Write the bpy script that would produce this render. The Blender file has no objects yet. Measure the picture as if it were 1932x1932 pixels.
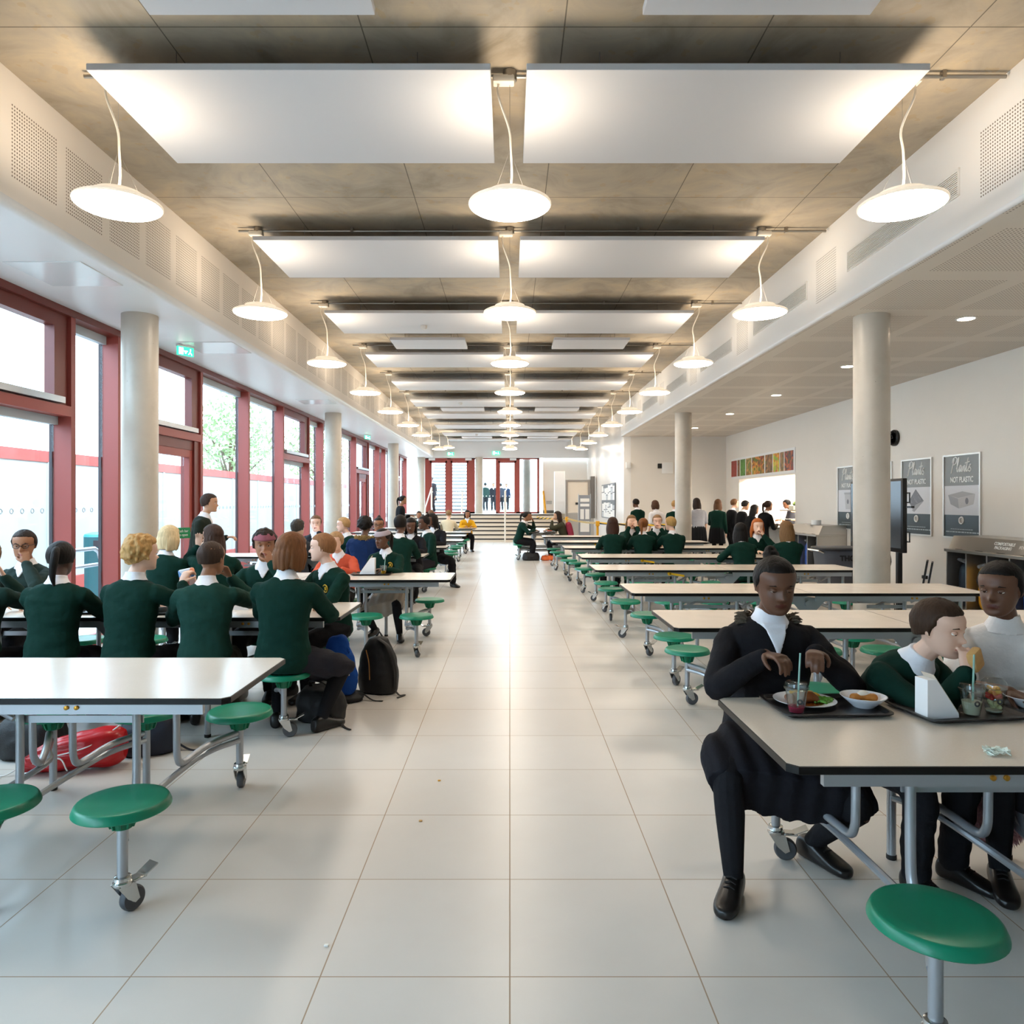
import bpy, bmesh, math, random
import numpy as np
from mathutils import Vector, Matrix, noise as mnoise

SC = bpy.context.scene
COL = SC.collection
PI = math.pi
R = math.radians
random.seed(7)

# ---------------------------------------------------------------- camera, sky, exposure
cam_data = bpy.data.cameras.new('camera')
cam_data.sensor_width = 36.0
cam_data.lens = 25.79
cam_data.shift_x = 0.0021
cam_data.shift_y = -0.0093
cam_data.clip_start = 0.05
cam_data.clip_end = 300
cam = bpy.data.objects.new('camera', cam_data)
cam.location = (0, 0, 1.5)
cam.rotation_euler = (PI / 2, 0, 0)
COL.objects.link(cam)
SC.camera = cam

world = bpy.data.worlds.new('overcast_sky')
SC.world = world
world.use_nodes = True
wb = world.node_tree.nodes['Background']
wb.inputs[0].default_value = (0.68, 0.86, 1.0, 1)
wb.inputs[1].default_value = 6.2

SC.view_settings.view_transform = 'Standard'
SC.view_settings.look = 'None'
SC.view_settings.gamma = 1.0
SC.view_settings.use_curve_mapping = False
SC.view_settings.exposure = 0.88
LAMP_E = 18.0      # pendant diffuser
LAMP_UP = 5.5     # pendant uplight watts
DOWN_W = 14.0      # recessed downlights watts
KITCHEN_W = 200.0
SC.cycles.use_denoising = True
SC.cycles.max_bounces = 8
SC.cycles.diffuse_bounces = 4
SC.cycles.glossy_bounces = 4
SC.cycles.transparent_max_bounces = 12
SC.cycles.sample_clamp_indirect = 4.0
SC.cycles.caustics_reflective = False
SC.cycles.caustics_refractive = False

# ---------------------------------------------------------------- colours and materials
def lin(c):
    if isinstance(c, str):
        c = c.lstrip('#')
        c = [int(c[i:i + 2], 16) / 255 for i in (0, 2, 4)]
    return tuple((x / 12.92 if x <= 0.04045 else ((x + 0.055) / 1.055) ** 2.4) for x in c) + (1.0,)

MATS = {}
def mat(name, color='808080', rough=0.5, metal=0.0, emit=None, estr=0.0, alpha=1.0, trans=0.0, spec=0.5, var=0.0, vscale=8.0, bump=0.0, bscale=60.0, sheen=0.0, coat=0.0, ior=1.45):
    """plain principled surface with optional noise variation and bump"""
    if name in MATS:
        return MATS[name]
    m = bpy.data.materials.new(name)
    m.use_nodes = True
    nt = m.node_tree
    b = nt.nodes['Principled BSDF']
    b.inputs['Base Color'].default_value = lin(color)
    b.inputs['Roughness'].default_value = rough
    b.inputs['Metallic'].default_value = metal
    b.inputs['Specular IOR Level'].default_value = spec
    b.inputs['Alpha'].default_value = alpha
    b.inputs['Transmission Weight'].default_value = trans
    b.inputs['IOR'].default_value = ior
    b.inputs['Sheen Weight'].default_value = sheen
    b.inputs['Coat Weight'].default_value = coat
    if emit:
        b.inputs['Emission Color'].default_value = lin(emit)
        b.inputs['Emission Strength'].default_value = estr
    if var > 0 or bump > 0:
        tc = nt.nodes.new('ShaderNodeTexCoord')
    if var > 0:
        n = nt.nodes.new('ShaderNodeTexNoise')
        n.inputs['Scale'].default_value = vscale
        n.inputs['Detail'].default_value = 5
        nt.links.new(tc.outputs['Object'], n.inputs['Vector'])
        mx = nt.nodes.new('ShaderNodeMix'); mx.data_type = 'RGBA'
        c = lin(color)
        mx.inputs['A'].default_value = tuple(x * (1 - var) for x in c[:3]) + (1,)
        mx.inputs['B'].default_value = tuple(min(1, x * (1 + var)) for x in c[:3]) + (1,)
        nt.links.new(n.outputs['Fac'], mx.inputs['Factor'])
        nt.links.new(mx.outputs['Result'], b.inputs['Base Color'])
    if bump > 0:
        n2 = nt.nodes.new('ShaderNodeTexNoise')
        n2.inputs['Scale'].default_value = bscale
        n2.inputs['Detail'].default_value = 4
        nt.links.new(tc.outputs['Object'], n2.inputs['Vector'])
        bp = nt.nodes.new('ShaderNodeBump')
        bp.inputs['Strength'].default_value = bump
        bp.inputs['Distance'].default_value = 0.01
        nt.links.new(n2.outputs['Fac'], bp.inputs['Height'])
        nt.links.new(bp.outputs['Normal'], b.inputs['Normal'])
    MATS[name] = m
    return m

class NT:
    """small helper for writing node graphs"""
    def __init__(s, name, rough=0.5):
        s.m = bpy.data.materials.new(name); s.m.use_nodes = True
        s.t = s.m.node_tree; s.b = s.t.nodes['Principled BSDF']
        s.b.inputs['Roughness'].default_value = rough
        s.tc = s.t.nodes.new('ShaderNodeTexCoord')
        sp = s.t.nodes.new('ShaderNodeSeparateXYZ')
        s.t.links.new(s.tc.outputs['Object'], sp.inputs[0])
        s.x, s.y, s.z = sp.outputs
        MATS[name] = s.m
    def put(s, sock, v):
        if isinstance(v, (int, float)): sock.default_value = v
        elif isinstance(v, tuple): sock.default_value = v
        else: s.t.links.new(v, sock)
    def math(s, op, a, b=0.0, c=0.0):
        n = s.t.nodes.new('ShaderNodeMath'); n.operation = op
        s.put(n.inputs[0], a); s.put(n.inputs[1], b); s.put(n.inputs[2], c)
        return n.outputs[0]
    def mix(s, f, a, b, mode='MIX'):
        n = s.t.nodes.new('ShaderNodeMix'); n.data_type = 'RGBA'; n.blend_type = mode
        s.put(n.inputs['Factor'], f); s.put(n.inputs['A'], a); s.put(n.inputs['B'], b)
        return n.outputs['Result']
    def noise(s, scale, detail=5, rough=0.5, vec=None, dist=0.0):
        n = s.t.nodes.new('ShaderNodeTexNoise')
        n.inputs['Scale'].default_value = scale; n.inputs['Detail'].default_value = detail
        n.inputs['Roughness'].default_value = rough; n.inputs['Distortion'].default_value = dist
        s.t.links.new(vec if vec is not None else s.tc.outputs['Object'], n.inputs['Vector'])
        return n.outputs['Fac']
    def vec(s, x, y, z):
        n = s.t.nodes.new('ShaderNodeCombineXYZ')
        s.put(n.inputs[0], x); s.put(n.inputs[1], y); s.put(n.inputs[2], z)
        return n.outputs[0]
    def ramp(s, f, stops):
        n = s.t.nodes.new('ShaderNodeValToRGB')
        while len(n.color_ramp.elements) < len(stops): n.color_ramp.elements.new(0.5)
        for e, (p, c) in zip(n.color_ramp.elements, stops):
            e.position = p; e.color = c
        s.t.links.new(f, n.inputs[0])
        return n.outputs[0]
    def edge(s, v, period, phase, half):
        """1 on a thin joint line repeating along v"""
        a = s.math('DIVIDE', s.math('SUBTRACT', v, phase), period)
        d = s.math('ABSOLUTE', s.math('SUBTRACT', s.math('FRACT', s.math('ADD', a, 100.5)), 0.5))
        return s.math('LESS_THAN', d, half / period)
    def inside(s, v, period, phase, length):
        f = s.math('FRACT', s.math('ADD', s.math('DIVIDE', s.math('SUBTRACT', v, phase), period), 100.0))
        return s.math('LESS_THAN', f, length / period)
    def rng(s, v, lo, hi):
        return s.math('MULTIPLY', s.math('GREATER_THAN', v, lo), s.math('LESS_THAN', v, hi))
    def dots(s, u, v, pitch, r):
        fu = s.math('SUBTRACT', s.math('FRACT', s.math('ADD', s.math('DIVIDE', u, pitch), 100.0)), 0.5)
        fv = s.math('SUBTRACT', s.math('FRACT', s.math('ADD', s.math('DIVIDE', v, pitch), 100.0)), 0.5)
        d = s.math('ADD', s.math('MULTIPLY', fu, fu), s.math('MULTIPLY', fv, fv))
        return s.math('LESS_THAN', d, (r / pitch) ** 2)
    def color(s, c): s.put(s.b.inputs['Base Color'], c)
    def bump(s, h, strength=0.3, dist=0.01):
        n = s.t.nodes.new('ShaderNodeBump')
        n.inputs['Strength'].default_value = strength; n.inputs['Distance'].default_value = dist
        s.t.links.new(h, n.inputs['Height']); s.t.links.new(n.outputs[0], s.b.inputs['Normal'])

def glass_mat(name, tint='f4fbff', rough=0.02, refl=0.04):
    m = bpy.data.materials.new(name); m.use_nodes = True
    t = m.node_tree; t.nodes.clear()
    o = t.nodes.new('ShaderNodeOutputMaterial'); mx = t.nodes.new('ShaderNodeMixShader')
    tr = t.nodes.new('ShaderNodeBsdfTransparent'); gl = t.nodes.new('ShaderNodeBsdfGlossy')
    fr = t.nodes.new('ShaderNodeLayerWeight'); fr.inputs['Blend'].default_value = 0.5
    pw = t.nodes.new('ShaderNodeMath'); pw.operation = 'POWER'; pw.inputs[1].default_value = 5.0
    ad = t.nodes.new('ShaderNodeMath'); ad.operation = 'MULTIPLY_ADD'; ad.inputs[1].default_value = 0.7; ad.inputs[2].default_value = refl
    tr.inputs[0].default_value = lin(tint); gl.inputs['Roughness'].default_value = rough
    t.links.new(fr.outputs['Facing'], pw.inputs[0]); t.links.new(pw.outputs[0], ad.inputs[0])
    t.links.new(ad.outputs[0], mx.inputs[0])
    t.links.new(tr.outputs[0], mx.inputs[1]); t.links.new(gl.outputs[0], mx.inputs[2])
    t.links.new(mx.outputs[0], o.inputs[0])
    MATS[name] = m
    return m

# ---------------------------------------------------------------- mesh builder
class MB:
    def __init__(s):
        s.v = []; s.f = []; s.m = []
    def add(s, verts, faces, mi=0):
        o = len(s.v)
        s.v.extend([tuple(map(float, p)) for p in verts])
        for f in faces:
            s.f.append([i + o for i in f]); s.m.append(mi)
        return s
    def box(s, x0, x1, y0, y1, z0, z1, mi=0):
        if x0 > x1: x0, x1 = x1, x0
        if y0 > y1: y0, y1 = y1, y0
        if z0 > z1: z0, z1 = z1, z0
        v = [(x0, y0, z0), (x1, y0, z0), (x1, y1, z0), (x0, y1, z0), (x0, y0, z1), (x1, y0, z1), (x1, y1, z1), (x0, y1, z1)]
        return s.add(v, [(0, 3, 2, 1), (4, 5, 6, 7), (0, 1, 5, 4), (1, 2, 6, 5), (2, 3, 7, 6), (3, 0, 4, 7)], mi)
    def rbox(s, x0, x1, y0, y1, z0, z1, r=0.01, seg=2, mi=0, M=None):
        bm = bmesh.new()
        bmesh.ops.create_cube(bm, size=1)
        for v in bm.verts:
            v.co = Vector((x0 + (v.co.x + .5) * (x1 - x0), y0 + (v.co.y + .5) * (y1 - y0), z0 + (v.co.z + .5) * (z1 - z0)))
        bmesh.ops.bevel(bm, geom=list(bm.edges), offset=r, segments=seg, profile=0.5, affect='EDGES')
        if M is not None: bmesh.ops.transform(bm, matrix=M, verts=bm.verts)
        bm.verts.index_update()
        s.add([v.co[:] for v in bm.verts], [[v.index for v in f.verts] for f in bm.faces], mi)
        bm.free(); return s
    def obox(s, c, half, M, mi=0):
        """oriented box: centre, half sizes, 3x3 matrix"""
        a, b, d = half
        vs = []
        for dz in (-d, d):
            for dx, dy in ((-a, -b), (a, -b), (a, b), (-a, b)):
                vs.append(Vector(c) + M @ Vector((dx, dy, dz)))
        return s.add(vs, [(0, 3, 2, 1), (4, 5, 6, 7), (0, 1, 5, 4), (1, 2, 6, 5), (2, 3, 7, 6), (3, 0, 4, 7)], mi)
    def prism(s, poly, z0, z1, mi=0, mi_top=None):
        n = len(poly)
        s.add([(x, y, z0) for x, y in poly] + [(x, y, z1) for x, y in poly],
              [tuple(reversed(range(n)))] + [(i, (i + 1) % n, n + (i + 1) % n, n + i) for i in range(n)], mi)
        o = len(s.v) - n
        s.f.append([o + i for i in range(n)]); s.m.append(mi if mi_top is None else mi_top)
        return s
    def lathe(s, prof, c=(0, 0, 0), seg=24, mi=0, M=None, caps=True):
        """profile of (r, z) from bottom to top about a vertical axis"""
        vs, fs, rows = [], [], []
        for r, z in prof:
            if r < 1e-6:
                rows.append([len(vs)]); vs.append(Vector((0, 0, z)))
            else:
                rows.append(list(range(len(vs), len(vs) + seg)))
                vs += [Vector((r * math.cos(2 * PI * k / seg), r * math.sin(2 * PI * k / seg), z)) for k in range(seg)]
        for a, b in zip(rows[:-1], rows[1:]):
            for k in range(seg):
                k2 = (k + 1) % seg
                if len(a) == 1 and len(b) == 1: continue
                if len(a) == 1: fs.append((a[0], b[k2], b[k]))
                elif len(b) == 1: fs.append((a[k], a[k2], b[0]))
                else: fs.append((a[k], a[k2], b[k2], b[k]))
        if caps and len(rows[0]) > 1: fs.append(tuple(reversed(rows[0])))
        if caps and len(rows[-1]) > 1: fs.append(tuple(rows[-1]))
        if M is not None: vs = [M @ v for v in vs]
        vs = [v + Vector(c) for v in vs]
        return s.add(vs, fs, mi)
    def tube(s, pts, r, seg=10, mi=0, flat=1.0):
        """round tube through points (list of radii allowed)"""
        P = [Vector(p) for p in pts]
        rr = r if isinstance(r, (list, tuple)) else [r] * len(P)
        vs, fs = [], []
        T0 = (P[1] - P[0]).normalized()
        up = Vector((0, 0, 1)) if abs(T0.z) < 0.9 else Vector((0, 1, 0))
        N = (up - T0 * up.dot(T0)).normalized()
        for i, p in enumerate(P):
            if i == 0: T = T0
            elif i == len(P) - 1: T = (P[i] - P[i - 1]).normalized()
            else:
                T = ((P[i + 1] - p).normalized() + (p - P[i - 1]).normalized())
                T = T.normalized() if T.length > 1e-6 else (P[i + 1] - p).normalized()
            N = (N - T * N.dot(T)); N = N.normalized() if N.length > 1e-6 else T.orthogonal().normalized()
            B = T.cross(N)
            for k in range(seg):
                a = 2 * PI * k / seg
                vs.append(p + (N * math.cos(a) * flat + B * math.sin(a)) * rr[i])
        for i in range(len(P) - 1):
            for k in range(seg):
                k2 = (k + 1) % seg
                fs.append((i * seg + k, i * seg + k2, (i + 1) * seg + k2, (i + 1) * seg + k))
        fs.append(tuple(reversed(range(seg))))
        fs.append(tuple(range((len(P) - 1) * seg, len(P) * seg)))
        return s.add(vs, fs, mi)
    def move(s, M, start=0):
        for i in range(start, len(s.v)):
            s.v[i] = tuple(M @ Vector(s.v[i]))
        return s
    def build(s, name, mats, parent=None, loc=None, rot=None, sharp=38, smooth=True):
        me = bpy.data.meshes.new(name)
        me.from_pydata(s.v, [], s.f)
        if not isinstance(mats, (list, tuple)): mats = [mats]
        for m in mats: me.materials.append(m)
        if len(mats) > 1: me.polygons.foreach_set('material_index', s.m)
        if smooth:
            me.polygons.foreach_set('use_smooth', [True] * len(me.polygons))
            me.set_sharp_from_angle(angle=R(sharp))
        me.update()
        o = bpy.data.objects.new(name, me)
        COL.objects.link(o)
        if parent is not None: o.parent = parent
        if loc is not None: o.location = loc
        if rot is not None: o.rotation_euler = rot
        return o

def smooth_path(pts, n=6):
    """Catmull-Rom through points"""
    P = [Vector(p) for p in pts]
    P = [P[0] * 2 - P[1]] + P + [P[-1] * 2 - P[-2]]
    out = []
    for i in range(1, len(P) - 2):
        for k in range(n):
            t = k / n
            a, b, c, d = P[i - 1], P[i], P[i + 1], P[i + 2]
            out.append(0.5 * ((2 * b) + (c - a) * t + (2 * a - 5 * b + 4 * c - d) * t * t + (3 * b - a - 3 * c + d) * t ** 3))
    out.append(P[-2])
    return out

def rrect(x0, x1, y0, y1, r, n=4):
    pts = []
    for cx, cy, a0 in ((x1 - r, y0 + r, -90), (x1 - r, y1 - r, 0), (x0 + r, y1 - r, 90), (x0 + r, y0 + r, 180)):
        for k in range(n + 1):
            a = R(a0 + 90 * k / n)
            pts.append((cx + r * math.cos(a), cy + r * math.sin(a)))
    return pts

def thing(name, label, cat, loc=(0, 0, 0), rz=0.0, group=None):
    o = bpy.data.objects.new(name, None)
    o.empty_display_size = 0.1
    COL.objects.link(o)
    o.location = loc; o.rotation_euler = (0, 0, rz)
    return tag(o, label, cat, group)
def tag(o, label, cat, group=None):
    o['label'] = label; o['category'] = cat
    if group: o['group'] = group
    return o
def struct(o):
    o['kind'] = 'structure'
    return o
def dup(o, parent=None):
    c = o.copy(); COL.objects.link(c)
    if parent is not None: c.parent = parent
    for ch in o.children: dup(ch, c)
    return c
ORD = ['nearest', 'second', 'third', 'fourth', 'fifth', 'sixth', 'seventh', 'eighth', 'ninth', 'tenth', 'eleventh', 'twelfth', 'thirteenth', 'fourteenth', 'fifteenth']
def nth(i): return ORD[i]

def text_mesh(txt, size, name, m, parent=None, loc=(0, 0, 0), rot=(0, 0, 0), align='CENTER', sx=1.0, extrude=0.001, shear=0.0, bold=0.0, vert='CENTER'):
    cu = bpy.data.curves.new(name, 'FONT')
    cu.body = txt; cu.size = size; cu.align_x = align; cu.align_y = vert; cu.extrude = extrude; cu.shear = shear; cu.offset = bold
    o = bpy.data.objects.new(name, cu); COL.objects.link(o)
    dg = bpy.context.evaluated_depsgraph_get()
    me = bpy.data.meshes.new_from_object(o.evaluated_get(dg))
    bpy.data.objects.remove(o); bpy.data.curves.remove(cu)
    me.materials.clear(); me.materials.append(m)
    o = bpy.data.objects.new(name, me); COL.objects.link(o)
    o.location = loc; o.rotation_euler = rot; o.scale = (sx, 1, 1)
    if parent is not None: o.parent = parent
    return o

# ================================================================= structure
CEIL = 4.287; SOF = 3.41; XB = 3.226; XW = -4.35; XR = 6.28; YE = 21.3; XN = 3.31; YB = 31.0; Y0 = -5.0
WHITE = mat('white_paint', 'e6dfd6', 0.55, var=0.02, vscale=3)
WHITE2 = mat('white_satin', 'dfdfe0', 0.35)

# floor: 600 mm porcelain tiles
n = NT('porcelain_tiles', 0.3)
g = n.math('MAXIMUM', n.edge(n.x, 0.6, 0.0, 0.0022), n.edge(n.y, 0.6, 2.32, 0.0022))
cell = n.vec(n.math('FLOOR', n.math('DIVIDE', n.x, 0.6)), n.math('FLOOR', n.math('DIVIDE', n.math('SUBTRACT', n.y, 2.32), 0.6)), 0.0)
wn = n.t.nodes.new('ShaderNodeTexWhiteNoise'); n.t.links.new(cell, wn.inputs['Vector'])
base = n.mix(n.noise(2.2, 6, 0.6), lin('c9c2ba'), lin('d6d0c9'))
base = n.mix(n.math('MULTIPLY', wn.outputs['Value'], 0.30), base, lin('c4bcb2'))
n.color(n.mix(g, base, lin('a08870')))
n.put(n.b.inputs['Roughness'], n.math('ADD', n.math('MULTIPLY', g, 0.4), 0.30))
n.bump(n.math('SUBTRACT', 1.0, g), 0.25, 0.002)
FLOOR_M = n.m
struct(MB().box(XW - 0.3, 10.0, Y0, 33.5, -0.2, 0.0).build('floor', FLOOR_M))

# concrete slab ceiling with board joints
n = NT('board_concrete', 0.62)
j = n.math('MAXIMUM', n.edge(n.x, 1.19, 0.32, 0.004), n.edge(n.y, 2.4, 4.3, 0.004))
swirl = n.noise(1.6, 8, 0.62, dist=1.2)
grain = n.noise(1.0, 6, 0.6, vec=n.vec(n.math('MULTIPLY', n.x, 1.5), n.math('MULTIPLY', n.y, 11.0), n.z), dist=0.8)
spots = n.noise(9, 3, 0.5)
c1 = n.ramp(swirl, [(0.27, lin('807562')), (0.5, lin('a69a89')), (0.73, lin('bfac8e'))])
c2 = n.mix(n.math('MULTIPLY', grain, 0.5), c1, lin('978d80'))
c3 = n.mix(n.math('MULTIPLY', n.math('GREATER_THAN', spots, 0.66), 0.3), c2, lin('a58a5c'))
n.color(n.mix(n.math('MULTIPLY', j, 0.85), c3, lin('4c453c')))
n.bump(grain, 0.15, 0.01)
CONC = n.m
struct(MB().box(-XB - 0.5, XB + 0.5, Y0, YB + 0.5, CEIL, CEIL + 0.3).build('ceiling', CONC))

# dropped soffit on the window side: perforated face, rounded lower arris
n = NT('perforated_board', 0.5)
msk = n.math('MULTIPLY', n.inside(n.y, 0.583, 4.75, 0.48), n.rng(n.z, 3.61, 4.09))
d = n.math('MULTIPLY', n.dots(n.y, n.z, 0.0242, 0.0062), msk)
n.color(n.mix(d, lin('ece5de'), lin('6a5c50')))
PERF_L = n.m
n = NT('perforated_board_right', 0.5)
msk = n.math('MULTIPLY', n.inside(n.y, 2.70, 4.55, 0.48), n.rng(n.z, 3.58, 4.04))
d = n.math('MULTIPLY', n.dots(n.y, n.z, 0.0242, 0.0062), msk)
n.color(n.mix(d, lin('e9e6e3'), lin('6a5c50')))
PERF_R = n.m
n = NT('perforated_ceiling', 0.5)
msk = n.math('MULTIPLY', n.inside(n.y, 1.2, 0.3, 0.95), n.inside(n.x, 1.0, 3.45, 0.85))
d = n.math('MULTIPLY', n.dots(n.x, n.y, 0.03, 0.007), msk)
n.color(n.mix(d, lin('ddd4c9'), lin('7c6c5e')))
PERF_C = n.m

def extrude_y(name, prof, y0, y1, mats, mids=None):
    """profile of (x, z) pulled along Y"""
    mb = MB(); k = len(prof)
    mb.add([(x, y0, z) for x, z in prof] + [(x, y1, z) for x, z in prof], [], 0)
    for i in range(k):
        mb.f.append([i, (i + 1) % k, k + (i + 1) % k, k + i]); mb.m.append(mids[i] if mids else 0)
    mb.f.append(list(range(k))[::-1]); mb.m.append(0)
    mb.f.append(list(range(k, 2 * k))); mb.m.append(0)
    return mb.build(name, mats, sharp=50)

prof = [(-XB, CEIL)] + [(-XB - 0.06 + 0.06 * math.cos(a), SOF + 0.06 - 0.06 * math.sin(a)) for a in [R(15 * i) for i in range(7)]] + [(XW - 0.05, SOF), (XW - 0.05, CEIL)]
struct(extrude_y('trim_1', prof, Y0, YB, [WHITE2, PERF_L], [1] + [0] * 9))
prof = [(XB, CEIL)] + [(XB + 0.03 - 0.03 * math.cos(a), SOF + 0.03 - 0.03 * math.sin(a)) for a in [R(15 * i) for i in range(7)]] + [(XR + 0.15, SOF), (XR + 0.15, CEIL)]
struct(extrude_y('trim_2', prof, Y0, YE, [WHITE2, PERF_R, PERF_C], [1] + [0] * 6 + [2, 0, 0]))
# narrow end of the hall
struct(MB().box(XN, XN + 0.2, YE, YB + 3, 0, CEIL).build('wall_right_end', mat('white_gloss_paint', 'efece9', 0.22)))
struct(MB().box(XN + 0.2, XR + 0.2, YE, YE + 0.2, 0, CEIL).build('wall_alcove', WHITE))
# right wall around the serving hatch
HY0, HY1, HZ0, HZ1 = 16.15, 20.1, 0.88, 2.13
mb = MB()
mb.box(XR, XR + 0.2, Y0, HY0, 0, CEIL); mb.box(XR, XR + 0.2, HY1, YE, 0, CEIL)
mb.box(XR, XR + 0.2, HY0, HY1, 0, HZ0); mb.box(XR, XR + 0.2, HY0, HY1, HZ1, CEIL)
struct(mb.build('wall_right', WHITE))
struct(MB().box(XW - 0.3, XR + 0.2, Y0 - 0.2, Y0, 0, CEIL).build('wall_front', mat('front_paint', 'cbc7c2', 0.6)))
# kitchen behind the hatch
mb = MB()
mb.box(9.3, 9.5, 14.5, 21.5, 0, 2.9); mb.box(XR + 0.2, 9.5, 14.3, 14.5, 0, 2.9); mb.box(XR + 0.2, 9.5, 21.5, 21.7, 0, 2.9)
struct(mb.build('wall_kitchen', mat('kitchen_white', 'f2efe9', 0.4)))
struct(MB().box(XR + 0.2, 9.5, 14.3, 21.7, 2.9, 3.0).build('ceiling_kitchen', WHITE))
# beam over the end glazing
struct(MB().box(-XB - 1.2, XN, YB, YB + 0.35, SOF - 0.02, CEIL).build('trim_3', WHITE2))
# ---------------------------------------------------------------- red framed window wall on the left
RED = mat('red_frame', '94433b', 0.42, var=0.05, vscale=2)
RED_D = mat('dark_red_frame', '6b2a22', 0.4)
GASKET = mat('black_gasket', '26282c', 0.5)
ALU = mat('aluminium', 'b9bdc2', 0.35, 0.9)
STEEL = mat('brushed_steel', 'b4afa8', 0.32, 0.95, bump=0.05, bscale=90)
GLASS = glass_mat('window_glass')
XO = XW - 0.21
ZH = SOF - 0.07
mb = MB().box(XW - 0.24, XW + 0.015, Y0, YB, ZH, SOF + 0.02)
struct(mb.build('trim_4', RED_D))
struct(MB().box(XW - 0.24, XW + 0.01, Y0, YB, 0.0, 0.06).build('trim_5', RED))
BAYS = [(Y0, -1.9, 'f'), (-1.9, -0.05, 'f'), (-0.05, 1.8, 'w'), (1.8, 3.65, 'f'), (3.65, 5.5, 'f'), (5.5, 7.35, 'w'), (7.35, 8.22, 'f'), (8.22, 10.4, 'd'), (10.4, 12.28, 'f'), (12.28, 14.15, 'f'),
        (14.15, 15.97, 'w'), (15.97, 17.15, 'f'), (17.15, 19.0, 'f'), (19.0, 20.83, 'f'), (20.83, 22.7, 'd'), (22.7, 24.5, 'f'), (24.5, 25.7, 'f'), (25.7, 27.3, 'f'), (27.3, 29.1, 'd'), (29.1, YB, 'f')]
dot_m = mat('manifestation_white', 'f4f6f8', 0.5)
for i, (a, b, k) in enumerate(BAYS):
    T = 0.075                                        # fin at the far end of each bay
    mb = MB().box(XO, XW, b - T, b, 0.06, ZH)
    w = struct(mb.build('window_%d' % (i + 1), RED))
    MB().box(XO + 0.0, XO + 0.03, b - T - 0.018, b - T, 0.06, ZH).build('gasket', GASKET, w)
    x0, x1 = XO + 0.03, XO + 0.05
    gl = MB()
    if k == 'f':
        gl.box(x0, x1, a, b - T - 0.02, 0.06, ZH)
        MB().box(x0 - 0.02, x1 + 0.03, a, b - T, ZH - 0.09, ZH).build('blind_box', mat('pale_grey', 'b9c2c8', 0.5), w)
    else:
        zt = 2.42
        tr = MB().box(XO, XW - 0.0, a, b - T, zt - 0.07, zt + 0.03)
        tr.build('transom', RED, w)
        f = MB()
        ya, yb = a + 0.02, b - T - 0.02
        f.box(XW - 0.13, XW - 0.03, ya, ya + 0.09, zt + 0.03, ZH); f.box(XW - 0.13, XW - 0.03, yb - 0.2, yb, zt + 0.03, ZH)
        f.box(XW - 0.13, XW - 0.03, ya + 0.09, yb - 0.2, ZH - 0.13, ZH); f.box(XW - 0.13, XW - 0.03, ya + 0.09, yb - 0.2, zt + 0.03, zt + 0.1)
        f.build('top_light_frame', RED_D, w)
        MB().box(XW - 0.03, XW + 0.03, ya + 0.05, yb - 0.12, zt + 0.045, zt + 0.105).build('window_opener', ALU, w)
        gl.box(x0, x1, ya + 0.05, yb - 0.05, zt + 0.08, ZH - 0.1)
        if k == 'w':
            gl.box(x0, x1, a, b - T - 0.02, 0.06, zt - 0.07)
            MB().box(x0 - 0.02, x1 + 0.03, a, b - T, zt - 0.15, zt - 0.07).build('blind_box', mat('pale_grey', 'b9c2c8', 0.5), w)
        else:
            dw = 1.25
            d = MB()
            d.box(XO, XW - 0.02, b - T - dw - 0.1, b - T - dw, 0.06, zt - 0.07)
            d.box(XO, XW - 0.02, b - T - 0.16, b - T, 0.06, zt - 0.07)
            d.box(XO, XW - 0.04, b - T - dw, b - T - 0.16, zt - 0.2, zt - 0.07)
            d.build('door_frame', RED_D, w)
            lf = MB()
            lf.box(XW - 0.12, XW - 0.05, b - T - dw, b - T - dw + 0.1, 0.07, zt - 0.2); lf.box(XW - 0.12, XW - 0.05, b - T - 0.26, b - T - 0.16, 0.07, zt - 0.2)
            lf.box(XW - 0.12, XW - 0.05, b - T - dw + 0.1, b - T - 0.26, zt - 0.3, zt - 0.2); lf.box(XW - 0.12, XW - 0.05, b - T - dw + 0.1, b - T - 0.26, 0.07, 0.3)
            leaf = lf.build('door_leaf', RED, w)
            MB().box(XW - 0.05, XW - 0.0, b - T - dw + 0.08, b - T - 0.2, 1.05, 1.09).build('push_bar', ALU, leaf)
            gl.box(x0 + 0.04, x1 + 0.04, b - T - dw + 0.1, b - T - 0.26, 0.3, zt - 0.3)
            gl.box(x0, x1, a, b - T - dw - 0.1, 0.06, zt - 0.07)
    pane = gl.build('glass_pane', GLASS, w)
    if 5 < b < 24:                                    # rings printed on the glass at eye level
        mm = MB(); yy = a + 0.12
        while yy < b - T - 0.1 and k != 'd':
            for zz in ((1.42,) if i != 4 else (1.42,)):
                ring = [(x1 + 0.002, yy + 0.022 * math.cos(t), zz + 0.022 * math.sin(t)) for t in [2 * PI * q / 10 for q in range(11)]]
                mm.tube(ring, 0.005, 4)
            yy += 0.145
        if mm.v: mm.build('glass_marking', mat('ring_grey', 'b4bcc2', 0.6), pane)

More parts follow.
